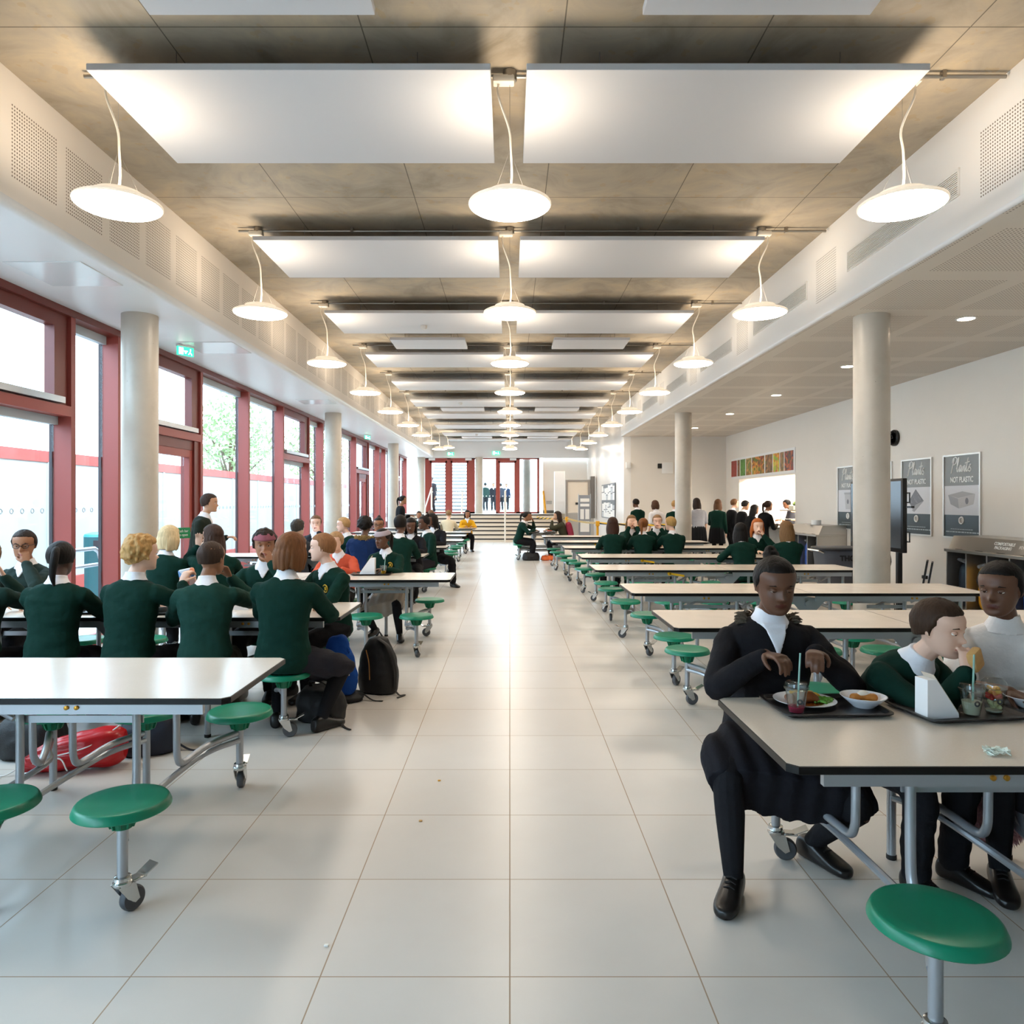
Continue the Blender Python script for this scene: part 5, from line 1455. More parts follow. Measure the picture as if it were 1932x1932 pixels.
poster(11.31, 'framed grey poster with paper bag print, behind the big screen', 'bag')
poster(12.45, 'framed grey poster almost hidden by the near right column', 'cup')
poster(13.6, 'framed grey poster with cup print, left of the near right column', 'cup')

ck = thing('wall_clock', 'round white clock with black rim high on the right wall', 'clock', (XR, 11.94, 2.55))
MX = Matrix.Rotation(-PI / 2, 4, 'Y')
MB().lathe([(.105, 0), (.13, 0), (.132, .01), (.132, .04), (.12, .055), (.108, .05), (.105, .02)], seg=32, M=MX, caps=False).build('rim', mat('clock_black', '141414', .3), ck)
fc = MB().lathe([(0, .047), (.107, .047)], seg=32, M=MX).build('dial', PW, ck)
hm = MB(); hm.tube([(-.05, 0, 0), (-.05, .03, .05)], .005, 6); hm.tube([(-.05, 0, 0), (-.05, .075, -.02)], .004, 6)
for q in range(12): a = q * PI / 6; hm.tube([(-.048, .085 * math.cos(a), .085 * math.sin(a)), (-.048, .098 * math.cos(a), .098 * math.sin(a))], .004, 4)
hm.build('hands', GASKET, fc)

tv = thing('display_screen', 'large black display screen on a floor stand beside the near right column', 'screen', (5.05, 10.1, 0), R(-2))
TVB = mat('tv_black', '121315', .35)
MB().rbox(-.03, .03, -.775, .775, .855, 1.81, .010, 2).build('casing', TVB, tv)
MB().box(-.034, -.029, -.74, .74, .91, 1.775).build('panel', mat('screen_glass', '0b0d10', .16, spec=.4), tv)
mb = MB(); mb.tube([(.03, -.77, 1.62), (.03, -.83, 1.62), (.03, -.83, 1.50), (.03, -.77, 1.50)], .01, 6); mb.tube([(.03, -.77, 1.12), (.03, -.83, 1.12), (.03, -.83, 1.0), (.03, -.77, 1.0)], .01, 6); mb.build('side_handle', TVB, tv)
MB().box(-.0, .04, -.93, -.775, 1.43, 1.455).build('pen_tray', TVB, tv)
for y in (-.5, .5): MB().rbox(.029, .09, y - .035, y + .035, .06, 1.5, .008, 1).build('upright', TVB, tv)
mb = MB(); mb.rbox(-.3, .38, -.56, -.44, .02, .07, .01, 1); mb.rbox(-.3, .38, .44, .56, .02, .07, .01, 1); mb.rbox(.03, .09, -.5, .5, .03, .06, .01, 1); mb.build('base', TVB, tv)
MB().tube(smooth_path([(.06, -.2, .9), (.09, -.22, .7), (.07, -.15, .5), (.12, -.2, .3), (.2, -.1, .015)], 5), .006, 6).build('cable', FOOT, tv)
sk = thing('wall_socket', 'double wall socket with black plugs under the second poster', 'socket', (XR, 11.05, .38))
MB().rbox(-.012, 0, -.075, .075, -.045, .045, .003, 1).build('plate', PW, sk); mb = MB(); mb.rbox(-.05, -.01, -.055, -.015, -.03, .02, .006, 1); mb.rbox(-.05, -.01, .015, .055, -.03, .02, .006, 1); mb.build('plug', FOOT, sk)

SSD = mat('dark_inside', '1a1c20', .7); BAGM = {'navy': mat('bag_navy', '10202f', .35, var=.2), 'yellow': mat('bag_yellow', 'd99a16', .35, var=.15), 'blue': mat('bag_blue', '1c4a9c', .35, var=.15), 'clear': mat('bag_clear', '8d9094', .2, alpha=.5)}
def bin_unit(y0, y1, label, bags, signs=()):
    t = thing('recycling_unit', label, 'recycling station', (0, 0, 0))
    x0, x1 = 5.72, XR - .01
    c = MB()
    n_ = len(bags); w = (y1 - y0) / n_
    c.box(x1 - .015, x1, y0, y1, .13, .86); c.box(x0, x1, y0, y1, .13, .16)
    for i in range(n_ + 1):
        y = y0 + w * i; c.box(x0, x1, y - .012, y + .012, .16, .86)
    c.build('carcass', STEEL, t)
    MB().rbox(x0 - .03, x1, y0 - .02, y1 + .02, .86, .90, .006, 1).build('worktop', STEEL, t)
    h = MB(); v = [(x0 + .03, y0 - .02, .90), (x1, y0 - .02, .90), (x1, y0 - .02, 1.07), (x0 + .10, y0 - .02, 1.065), (x0 + .03, y1 + .02, .90), (x1, y1 + .02, .90), (x1, y1 + .02, 1.07), (x0 + .10, y1 + .02, 1.065)]
    h.add(v, [(0, 1, 2, 3), (7, 6, 5, 4), (0, 4, 5, 1), (1, 5, 6, 2), (2, 6, 7, 3), (3, 7, 4, 0)])
    hood = h.build('hood', STEEL, t, smooth=False)
    for i, b in enumerate(bags):
        ya = y0 + w * i + .05; yb = y0 + w * (i + 1) - .05
        m = MB(); loft(m, [((x0 + .27, (ya + yb) / 2, z), Vector((0, 1, 0)), Vector((1, 0, 0)), (yb - ya) / 2 * k_, .2 * k_, .2 * k_) for z, k_ in ((.17, .8), (.25, .98), (.5, 1), (.66, .95), (.72, .7))], 18, 2, 3)
        m.build('waste_sack', BAGM[b], t)
        m = MB(); rr = random.Random(i)
        for q in range(6): m.tube([(x0 + .1 + .3 * rr.random(), ya + (yb - ya) * rr.random(), .70), (x0 + .05 + .3 * rr.random(), ya + (yb - ya) * rr.random(), .76), (x0 + .1 + .3 * rr.random(), ya + (yb - ya) * rr.random(), .70)], [.03, .02, .03], 6)
        m.build('sack_top', BAGM['clear'], t)
        MB().lathe([(0, .902), (.13, .902), (.135, .905)], c=(x0 + .30 - .2, (ya + yb) / 2, 0), seg=20).build('drop_hole', SSD, t).location = (0.04, 0, 0.0)
    for (yy, txt) in signs:
        ang = math.atan2(.165, .07)
        text_mesh(txt, .052, 'lettering', mat('sign_white', 'eceae6', .5), hood, (x0 + .063, yy, .985), (ang, 0, -PI / 2), sx=1.0, bold=.001)
    for y in (y0 + .08, y1 - .08):
        for x in (x0 + .06, x1 - .06):
            m = MB(); m.lathe([(0, .09), (.03, .09), (.03, .13), (0, .13)], seg=10, c=(x, y, 0)); m.lathe([(0, -.015), (.04, -.015), (.045, 0), (.04, .015), (0, .015)], seg=16, c=(x, y, .045), M=Matrix.Rotation(PI / 2, 4, 'X')); m.build('castor', CHROME, t)
bin_unit(7.6, 9.6, 'steel recycling station with yellow and blue sacks by the nearest poster', ['navy', 'blue', 'blue', 'yellow', 'navy'], ((8.59, 'COMPOSTABLE\nPACKAGING'), (8.16, 'FOOD WASTE')))
bin_unit(13.67, 15.0, 'steel recycling station with blue sack between the hatch and the near right column', ['navy', 'blue', 'clear'])
pr = thing('paper_roll', 'white paper roll standing on the further steel recycling station', 'paper roll', (5.93, 14.2, 1.07)); MB().lathe([(.02, 0), (.09, 0), (.09, .0), (.09, .09), (.02, .09)], seg=20).build('roll', PW, pr); MB().box(-.2, -.08, -.05, .05, 0, .004).build('loose_end', PW, pr)
th = thing('trolley_bin', 'big grey wheeled bin lettered THOR behind the near right column', 'bin', (5.15, 11.3, 0)); BINM = mat('bin_grey', '565a63', .5)
m = MB(); loft(m, [((0, 0, z), Vector((1, 0, 0)), Vector((0, 1, 0)), a, b, b) for z, a, b in ((.1, .32, .25), (.12, .34, .27), (.72, .40, .32), (.78, .41, .33))], 28, 2, 5); m.build('tub', BINM, th)
m = MB(); loft(m, [((0, 0, z), Vector((1, 0, 0)), Vector((0, 1, 0)), a, b, b) for z, a, b in ((.77, .43, .35), (.80, .435, .355), (.815, .42, .34))], 28, 2, 5); m.build('rim', mat('bin_rim', '2f3136', .4), th)
text_mesh('THOR', .11, 'lettering', mat('bin_letter', '1b1c20', .5), th, (-.06, -.328, .66), (PI / 2 - .06, 0, 0), bold=.004)
MB().tube([(-.40, -.2, .74), (-.47, -.2, .77), (-.47, .2, .77), (-.40, .2, .74)], .014, 8).build('handle', CHROME, th)
for x in (-.25, .25):
    for y in (-.18, .18): MB().lathe([(0, -.02), (.045, -.02), (.05, 0), (.045, .02), (0, .02)], seg=16, c=(x, y, .05), M=Matrix.Rotation(PI / 2, 4, 'Y')).build('wheel', TYRE, th)
fs = thing('folded_sign', 'dark folded floor sign leaning against the nearer recycling station', 'sign board', (5.60, 9.95, 0), R(-31))
m = MB(); m.obox((0, 0, .36), (.012, .14, .36), Matrix.Rotation(.16, 3, 'Y')); m.build('front_board', mat('board_dark', '26262a', .5), fs); m = MB(); m.obox((.06, 0, .35), (.012, .14, .35), Matrix.Rotation(.16, 3, 'Y')); m.build('rear_board', MATS['board_dark'], fs)

# food pictures over the hatch
fp = thing('picture_strip', 'row of nine food photographs on a white board over the serving hatch', 'picture', (XR, 0, 0))
MB().box(-.012, 0, HY0 - .02, HY1 + .65, 2.16, 2.72).build('board', PW, fp)
def food_mat(name, cols, sc):
    n = NT(name, .4); v = n.t.nodes.new('ShaderNodeTexVoronoi'); v.inputs['Scale'].default_value = sc; n.t.links.new(n.tc.outputs['Object'], v.inputs['Vector'])
    sp_ = n.t.nodes.new('ShaderNodeSeparateColor'); n.t.links.new(v.outputs['Color'], sp_.inputs[0])
    n.color(n.ramp(sp_.outputs[0], [(i / (len(cols) - 1), lin(c)) for i, c in enumerate(cols)])); return n.m
def yp(px): return XR * 1384 / (px - 962)
PICS = [(1381, 1391, ['8e2a1c', 'a8341f', '7d2014'], 40), (1392.5, 1396.5, ['3c3a20', '9a6a30', '5a2a18'], 20), (1398, 1407, ['3d7a26', '5f9a38', '2c5c1a'], 26), (1408.5, 1418.5, ['b0562a', '5c7a30', 'd8a060'], 16), (1420, 1443, ['b8401e', 'd8902a', '7a2016', '4a6a20', 'e0b030'], 13),
        (1445, 1458.5, ['5a6a30', 'a06030', '3a3020', 'c08a50'], 15), (1460, 1471.5, ['e0a020', 'd8601e', '8ab030', 'f0c840'], 12), (1473, 1480, ['a87040', '6a5a30', 'd0a060'], 15), (1481.5, 1498, ['6a1c2a', '2a2038', 'd06a20', '8a2a20', '3a5a20'], 15)]
for i, (a, b, cols, sc) in enumerate(PICS):
    MB().box(-.016, -.012, yp(b), yp(a), 2.22, 2.66).build('food_picture', food_mat('food_print_%d' % i, cols, sc), fp)

# serving hatch and kitchen
sv = thing('serving_counter', 'steel serving counter filling the lit hatch', 'counter', (0, 0, 0))
MB().rbox(XR - .28, XR + .75, HY0 + .02, HY1 - .02, .90, .945, .008, 1).build('worktop', STEEL, sv)
MB().box(XR - .02, XR + .0, HY0 + .02, HY1 - .02, .0, .90).build('front_panel', mat('counter_front', 'c9c4bc', .4), sv)
for y in (16.6, 17.8, 19.0): MB().tube([(XR - .26, y, .90), (XR - .03, y, .70)], .014, 6).build('bracket', CHROME, sv)
wl = mat('warmer_glow', 'ffd08a', .5, emit='ffb860', estr=6)
hd_ = thing('heated_display', 'glass heated food display glowing orange at the right end of the hatch', 'food display', (XR + .35, 16.75, .945))
m = MB()
for x in (-.25, .25):
    for y in (-.5, .5): m.box(x - .015, x + .015, y - .015, y + .015, 0, .36)
m.build('post', CHROME, hd_)
MB().box(-.28, .28, -.53, .53, .36, .385).build('top_shelf', STEEL, hd_); MB().box(-.26, .26, -.5, .5, .16, .172).build('middle_shelf', CHROME, hd_)
MB().box(-.03, .03, -.45, .45, .335, .355).build('heat_lamp', wl, hd_); MB().box(-.03, .03, -.45, .45, .14, .155).build('heat_lamp', wl, hd_)
L_ = bpy.data.lights.new('warm_glow', 'AREA'); L_.energy = 8; L_.size = .4; L_.color = (1, .62, .28); o = bpy.data.objects.new('warm_glow', L_); COL.objects.link(o); o.parent = hd_; o.location = (0, 0, .33)
rr = random.Random(11)
for i in range(9):
    o = MB().rbox(-.055, .055, -.04, .04, 0, .05, .012, 2).build('wrapped_sandwich', mat('wrap_%d' % (i % 3), ['d8a050', 'e8e0d0', '5f86b8'][i % 3], .4), loc=(XR + .22 + .2 * (i % 2), 16.38 + .1 * (i // 1) * .9, .945 + (.172 if i % 2 else .0)))
    tag(o, ['orange wrapped', 'white wrapped', 'blue wrapped'][i % 3] + ' snack inside the heated display, %s from its right end, %s shelf' % (nth(i) if i else 'nearest', 'upper' if i % 2 else 'lower'), 'food', 'snacks in the heated display')
for (y, lab) in ((16.52, 'bushy green plant in black pot on top of the heated display, right one'), (16.95, 'bushy green plant in black pot on top of the heated display, left one')):
    p = thing('potted_plant', lab, 'plant', (XR + .35, y, 1.33))
    MB().lathe([(.06, 0), (.08, .12), (.07, .12), (.06, .1)], seg=16).build('pot', FOOT, p)
    m = MB()
    for q in range(260):
        d = Vector((rr.gauss(0, 1), rr.gauss(0, 1), abs(rr.gauss(0, 1)) + .2)).normalized(); e = d.orthogonal().normalized() * .008
        m.add([d * .02 + Vector((0, 0, .1)) - e, d * .02 + Vector((0, 0, .1)) + e, d * rr.uniform(.12, .17) + Vector((0, 0, .1))], [(0, 1, 2)])
    m.build('foliage', mat('bright_leaf', '8fb53a', .5), p, smooth=False)
o = MB().rbox(-.09, .09, -.14, .14, 0, .10, .004, 1).build('carton', mat('carton_cream', 'efe8d2', .5), loc=(XR + .15, 16.55, 1.33)); tag(o, 'cream carton on top of the heated display at the hatch', 'box')
for i, y in enumerate((15.8, 17.8, 19.8)):
    t = thing('kitchen_light', 'bright ceiling light in the kitchen, %s from the camera' % nth(i), 'ceiling light', (7.9, y, 2.896), 0, 'kitchen lights')
    MB().rbox(-.3, .3, -.6, .6, -.05, 0, .01, 1).build('fitting', WHITE2, t); MB().box(-.28, .28, -.58, .58, -.056, -.05).build('diffuser', mat('kitchen_tube', 'ffffff', .4, emit='fff4e2', estr=9), t)
    A = bpy.data.lights.new('kitchen_tube', 'AREA'); A.shape = 'RECTANGLE'; A.size = .56; A.size_y = 1.16; A.energy = KITCHEN_W / 3; A.color = (1, .93, .82); o = bpy.data.objects.new('kitchen_tube', A); COL.objects.link(o); o.parent = t; o.location = (0, 0, -.07)

# small wall devices
o = MB().rbox(-.07, .07, -.06, 0, -.09, .09, .01, 2).build('motion_sensor', PW, loc=(XN + .13, YE, 2.58)); tag(o, 'white wall sensor high on the corner left of the queue', 'sensor')
o = MB().rbox(-.16, .16, -.06, 0, -.16, .16, .012, 2).build('wall_unit', PW, loc=(4.57, YE, 2.5)); tag(o, 'square white wall unit high behind the second right column', 'wall unit')
o = MB().rbox(-.07, .07, -.03, 0, -.07, .07, .008, 1).build('sounder', mat('black_plastic', '1b1b1b', .4), loc=(4.36, YE, 2.56)); tag(o, 'small black square device beside the white wall unit', 'sensor')

# far right: notice board, lift, display stand, cabinet
nb = thing('notice_board', 'tall framed notice board on the white wall at the far right', 'notice board', (XN - .003, 0, 0))
MB().box(-.03, 0, 22.9, 26.2, .97, 2.12).build('backing', mat('pin_grey', '6d7074', .6), nb)
rr = random.Random(2)
for z0 in (1.0, 1.58):
    y = 22.97
    while y < 26.0:
        w = rr.uniform(.2, .5); zz = z0
        while zz < z0 + .42:
            h = rr.uniform(.14, .3)
            MB().box(-.036, -.03, y, min(26.15, y + w - .04), zz, min(zz + h - .03, z0 + .5)).build('pinned_sheet', PW if rr.random() < .8 else mat('sheet_grey', 'b9bcc0', .5), nb); zz += h
        y += w
lf = thing('platform_lift', 'steel platform lift with beige gate right of the platform steps', 'lift', (0, 0, 0))
MB().box(2.2, 2.98, 27.98, 28.02, 1.12, 2.3).build('upper_gate', mat('gate_beige', 'd2c5b4', .5), lf)
MB().box(2.15, 3.2, 27.96, 28.02, .05, 1.1).build('lower_gate', STEEL, lf)
m = MB(); m.box(2.12, 2.2, 27.93, 28.05, 0, 2.36); m.box(2.98, 3.06, 27.93, 28.05, 0, 2.36); m.box(2.2, 2.98, 27.93, 28.05, 2.3, 2.36); m.build('gate_frame', mat('lift_grey', '8d8680', .35, .6), lf)
MB().box(3.08, 3.24, 27.9, 28.3, .9, 2.5).build('mast', mat('mast_grey', '6f6b67', .4, .5), lf)
MB().rbox(2.5, 2.62, 27.93, 27.98, 1.42, 1.5, .006, 1).build('call_panel', FOOT, lf)
st_ = thing('display_stand', 'narrow grey display stand with white notices near the yellow barrier posts', 'display stand', (2.24, 22.0, 0))
MB().rbox(-.17, .17, -.02, .02, .25, 1.72, .004, 1).build('panel', mat('stand_grey', '8a8e96', .45), st_)
m = MB(); m.box(-.19, -.17, -.02, .02, .03, 1.76); m.box(.17, .19, -.02, .02, .03, 1.76); m.build('side_rail', ALU, st_)
MB().box(-.2, .2, -.2, .2, 0, .03).build('base', ALU, st_)
for a in ((-.13, .14, 1.52, 1.62), (-.13, .14, 1.38, 1.46), (-.13, -.02, 1.0, 1.3), (.02, .14, 1.0, 1.3), (-.13, .14, .62, .94)): MB().box(a[0], a[1], -.026, -.02, a[2], a[3]).build('notice', PW, st_)
cb = thing('white_cabinet', 'tall white cabinet standing on the platform at the top of the steps', 'cabinet', (2.04, 30.2, ZP)); MB().rbox(-.21, .21, -.25, .25, 0, 1.75, .008, 1).build('carcass', PW, cb); MB().box(-.2, .2, -.262, -.25, .03, 1.72).build('door', WHITE2, cb)
o = MB().tube([(1.50, 30.75, ZP), (1.43, YG + .15, ZP + .95)], .045, 10).build('yellow_pole', mat('pole_yellow', 'dd9a1c', .45)); tag(o, 'yellow pole leaning on the back wall beside the red glazing', 'pole')
o = MB().rbox(-.12, .12, -.03, 0, -.07, .07, .006, 1).build('wall_socket', STEEL, loc=(1.68, YG + .25, 1.5)); tag(o, 'steel socket plate on the back wall right of the yellow pole', 'socket')

# yellow belt barriers
by = mat('barrier_yellow', 'e0a21e', .4)
n = NT('hazard_tape', .5); k_ = n.math('FRACT', n.math('MULTIPLY', n.math('ADD', n.math('ADD', n.x, n.y), n.math('MULTIPLY', n.z, 2.0)), 6.5)); n.color(n.mix(n.math('GREATER_THAN', k_, .5), lin('e8b51e'), lin('17150f'))); TAPE = n.m
for (x, y, lab) in ((1.90, 24.5, 'yellow belt barrier post nearest the platform steps'), (2.27, 19.0, 'yellow belt barrier post in front of the notice board'), (4.2, 17.75, 'yellow belt barrier post by the second right column')):
    t = thing('barrier_post', lab, 'barrier post', (x, y, 0), 0, 'belt barrier posts')
    MB().lathe([(0, 0), (.17, 0), (.17, .02), (.05, .04), (0, .04)], seg=24).build('base', FOOT, t); MB().lathe([(.032, .04), (.032, .9)], seg=16).build('post', by, t); MB().rbox(-.05, .05, -.05, .05, .89, 1.02, .01, 2).build('cassette', by, t)
for a, b, lab in (((.95, 26.6), (1.90, 24.5), 'yellow and black hazard tape running from the steps to the first barrier post'), ((1.90, 24.5), (2.27, 19.0), 'yellow and black hazard tape between the two left barrier posts'), ((2.27, 19.0), (4.2, 17.75), 'yellow and black hazard tape stretched in front of the queue')):
    d = (Vector((b[0], b[1], 0)) - Vector((a[0], a[1], 0))); L = d.length; u = d.normalized(); nn = Vector((-u.y, u.x, 0)) * .002
    m = MB(); ps = []
    for q in range(13):
        p = Vector((a[0], a[1], .965)) + u * (.055 + (L - .11) * q / 12) - Vector((0, 0, .03 * math.sin(PI * q / 12)))
        ps.append(p)
    for i in range(12):
        A, B = ps[i], ps[i + 1]; h = Vector((0, 0, .028))
        m.add([A - nn - h, B - nn - h, B - nn + h, A - nn + h, A + nn - h, B + nn - h, B + nn + h, A + nn + h], [(0, 1, 2, 3), (7, 6, 5, 4), (0, 4, 5, 1), (3, 2, 6, 7), (1, 5, 6, 2), (0, 3, 7, 4)])
    o = m.build('barrier_tape', TAPE); tag(o, lab, 'barrier tape', 'barrier tapes')
# door notice
ds = thing('door_notice', 'small green notice on a stand inside the window door left of centre', 'sign', (XW + .06, 9.62, 1.03), R(60)); MB().box(-.11, .11, -.006, .006, 0, .14).build('plate', mat('sign_green', '1d8a55', .5), ds); text_mesh('Push bar\nto open', .05, 'lettering', PW, ds, (0, -.008, .07), (PI / 2, 0, 0), sx=.9)

# ================================================================= food on the tables
TT = TH
TRAY = mat('tray_black', '1a1919', .35, bump=.05, bscale=300); CHINA = mat('white_china', 'eeeef2', .18); CLEAR = glass_mat('clear_plastic', 'f2f6f6', .05, .08)
def tray(x, y, rz, label, w=.40, d=.29):
    t = thing('lunch_tray', label, 'tray', (x, y, TT), rz, 'lunch trays')
    o = rrect(-w / 2, w / 2, -d / 2, d / 2, .035, 5); i_ = rrect(-w / 2 + .012, w / 2 - .012, -d / 2 + .012, d / 2 - .012, .028, 5); b = rrect(-w / 2 + .022, w / 2 - .022, -d / 2 + .022, d / 2 - .022, .022, 5); k = len(o)
    m = MB(); m.add([(x_, y_, .001) for x_, y_ in b] + [(x_, y_, .013) for x_, y_ in o] + [(x_, y_, .017) for x_, y_ in o] + [(x_, y_, .017) for x_, y_ in i_] + [(x_, y_, .006) for x_, y_ in b],
                  [tuple(range(k))[::-1]] + [(q * k + i, q * k + (i + 1) % k, (q + 1) * k + (i + 1) % k, (q + 1) * k + i) for q in range(4) for i in range(k)] + [tuple(range(4 * k, 5 * k))])
    m.build('tray_body', TRAY, t); return t
def cup(x, y, z, label, liquid, h=.092, straw=True, lh=.35, lid=True):
    t = thing('plastic_cup', label, 'cup', (x, y, z), 0)
    MB().lathe([(.026, 0), (.027, .004), (.039, h), (.041, h), (.041, h - .003), (.038, h - .002), (.026, .005), (0, .004)], seg=28).build('cup_wall', CLEAR, t)
    r1 = .0258 + .012 * lh; MB().lathe([(0, .006), (.0252, .006), (r1, h * lh), (0, h * lh)], seg=24).build('drink', mat('drink_' + liquid, liquid, .15, alpha=.85), t)
    if lid: MB().lathe([(.043, h - .004), (.044, h + .004), (.040, h + .006), (.038, h + .018), (.034, h + .021), (0, h + .021)], seg=28).build('lid', CLEAR, t)
    em = MB().lathe([(.0045, -.0005), (.0105, -.0005)], seg=18, c=(0, -.0335, h * .52), M=Matrix.Rotation(PI / 2, 4, 'X'), caps=False).build('round_emblem', mat('emblem_black', '2a2f33', .5), t)
    if straw: MB().tube([(.004, 0, .01), (.012, .01, h), (.022, .02, h + .12)], .0035, 8).build('straw', mat('straw_green', '8fb8ac', .4), t)
    return t
def clump(mb, rnd, c, n_, r, e, m_=0, el=1.0):
    for q in range(n_):
        a = rnd.uniform(0, 6.28); rr_ = r * math.sqrt(rnd.random()); p = Vector(c) + Vector((rr_ * math.cos(a), rr_ * math.sin(a), e * (.3 + rnd.random())))
        b = rnd.uniform(0, 6.28); d = Vector((math.cos(b), math.sin(b), rnd.uniform(-.2, .3))) * e * el
        limb(mb, [p - d, p, p + d], [e * .75, e, e * .75], 8, 2, m_)
def wedge_box(x, y, z, rz, label, s=1.0):
    t = thing('sandwich_carton', label, 'carton', (x, y, z), rz)
    CW = mat('carton_white', 'eceaea', .5); w, d, h = .125 * s, .062 * s, .138 * s
    m = MB(); pr_ = [(0, 0), (w, 0), (w, .012 * s), (.035 * s, h), (0, h)]
    m.add([(a, -d / 2, b) for a, b in pr_] + [(a, d / 2, b) for a, b in pr_], [(0, 1, 2, 3, 4), (9, 8, 7, 6, 5), (0, 5, 6, 1), (1, 6, 7, 2), (3, 8, 9, 4), (4, 9, 5, 0), (2, 7, 8, 3)]); m.build('carton_body', CW, t, smooth=False)
    sl = Vector((w - .035 * s, 0, .012 * s - h)).normalized(); nz = Vector((-sl.z, 0, sl.x)); Mo = Matrix((sl, Vector((0, 1, 0)), nz)).transposed()
    def plate(a0, a1, hy, m_, nm, e=.0012):
        c = Vector((.035 * s, 0, h)) + sl * ((a0 + a1) / 2) + nz * e; mb = MB(); mb.obox(c, ((a1 - a0) / 2, hy, .001), Mo); mb.build(nm, m_, t, smooth=False)
    Ls = math.hypot(w - .035 * s, h - .012 * s)
    plate(-.02 * s, Ls * .98, d / 2, mat('carton_kraft', 'cdbfae', .5), 'face_card'); plate(Ls * .38, Ls * .78, d * .40, mat('carton_window', '7d6a58', .15), 'window', .0026); plate(.0, Ls * .30, d * .36, mat('carton_print', '3a3733', .5), 'printed_frame', .0024); plate(.005, Ls * .28, d * .31, MATS['carton_kraft'], 'printed_ground', .003)
    c = Vector((.035 * s, 0, h)) + sl * (Ls * .9) + nz * .003; m = MB(); m.tube([c + Mo @ Vector((.009 * s * math.cos(q), .009 * s * math.sin(q), 0)) for q in np.linspace(0, 2 * PI, 15)], .002, 5); m.build('ring_emblem', MATS['carton_print'], t)
    return t
rr = random.Random(4)
tray(1.17, 2.735, R(2), 'black lunch tray with plated dinner at the aisle end of the front right table')
zt = TT + .0065
pl = thing('dinner_plate', 'white plate of roast meat, potato and green beans on the aisle-end tray', 'plate', (1.115, 2.775, zt), R(10))
MB().lathe([(0, 0), (.06, 0), (.075, .004), (.113, .016), (.114, .018), (.110, .018), (.072, .007), (0, .005)], seg=40).build('plate', CHINA, pl)
m = MB()
for k in range(3): limb(m, [(-.075 + .022 * k, -.03 + .006 * k, .018), (-.055 + .022 * k, .0, .022 + .004 * k), (-.05 + .02 * k, .035, .018)], [.012, .018, .012], 10, 3)
m.build('roast_meat', mat('meat_brown', '8a5a40', .4, var=.3, vscale=90), pl)
m = MB(); clump(m, rr, (.03, .05, .012), 26, .045, .009, 0, 1.2); m.build('diced_swede', mat('swede_yellow', 'e0ac3a', .4), pl)
m = MB(); clump(m, rr, (.062, -.01, .010), 40, .036, .0055, 0, 2.6); m.build('green_beans', mat('bean_green', '5f9a32', .35), pl)
m = MB(); limb(m, [(-.01, -.012, .02), (.012, -.01, .028), (.03, -.02, .022)], [.016, .022, .016], 12, 3); m.build('roast_potato', mat('potato_brown', '7a3f18', .3, var=.35, vscale=60), pl)
MB().lathe([(0, .0075), (.045, .0085), (.06, .0080)], c=(.0, -.045, 0), seg=24).build('gravy', mat('gravy', '7c3f14', .15), pl).scale = (1, .6, 1)
bw = thing('pudding_bowl', 'white bowl of pie and custard on the aisle-end tray', 'bowl', (1.318, 2.735, zt))
MB().lathe([(0, 0), (.036, 0), (.04, .004), (.065, .026), (.081, .040), (.082, .042), (.079, .042), (.06, .027), (.03, .012), (0, .010)], seg=36).build('bowl', CHINA, bw)
MB().lathe([(0, .022), (.052, .024)], seg=28).build('custard', mat('custard', 'e9d9b4', .25), bw)
m = MB(); limb(m, [(-.035, .0, .034), (0, .005, .036), (.035, -.005, .034)], [.016, .013, .016], 10, 3); m.build('pie', mat('pie_crust', 'b9742e', .5, var=.25, vscale=80), bw)
m = MB(); limb(m, [(-.014, .002, .046), (.004, .004, .048), (.018, .0, .044)], [.010, .012, .007], 10, 3); m.build('cream', mat('cream', 'efe3d2', .35), bw)
cup(1.035, 2.650, zt, 'clear plastic cup with red drink and straw on the aisle-end tray', 'a5344a', straw=True, lh=.28)
tray(1.63, 2.685, R(8), 'black lunch tray with white triangular carton on the front right table')
wedge_box(1.458, 2.60, zt, R(10), 'white triangular sandwich carton on the second tray of the front right table')
cup(1.652, 2.625, zt, 'clear plastic cup of pale lemonade with straw beside the white carton', 'd8d2b8', lh=.55)
t = cup(1.752, 2.655, zt, 'clear pot of mixed fruit with domed lid beside the lemonade cup', 'dfe0c8', straw=False, lid=False, lh=.12)
m = MB()
for i, (c, z) in enumerate((('d8cf9a', .018), ('d8cf9a', .028), ('cf3a34', .046), ('d2453c', .054), ('e08a3c', .066), ('e8b23a', .076), ('e0a040', .082))):
    q = MB(); clump(q, rr, (0, 0, z), 5, .018, .009, 0, .8); q.build('fruit_piece', mat('fruit_' + c, c, .25), t)
MB().lathe([(.042, .090), (.043, .096), (.040, .112), (.028, .126), (0, .131)], seg=26).build('domed_lid', CLEAR, t)
tray(2.04, 2.72, R(-4), 'black lunch tray at the right edge of the photo on the front right table')
bw = thing('dessert_bowl', 'white bowl cut by the right edge on the front right table', 'bowl', (1.93, 2.73, zt)); MB().lathe([(0, 0), (.036, 0), (.065, .026), (.081, .040), (.079, .042), (.06, .027), (0, .010)], seg=32).build('bowl', CHINA, bw)
np_ = MB()
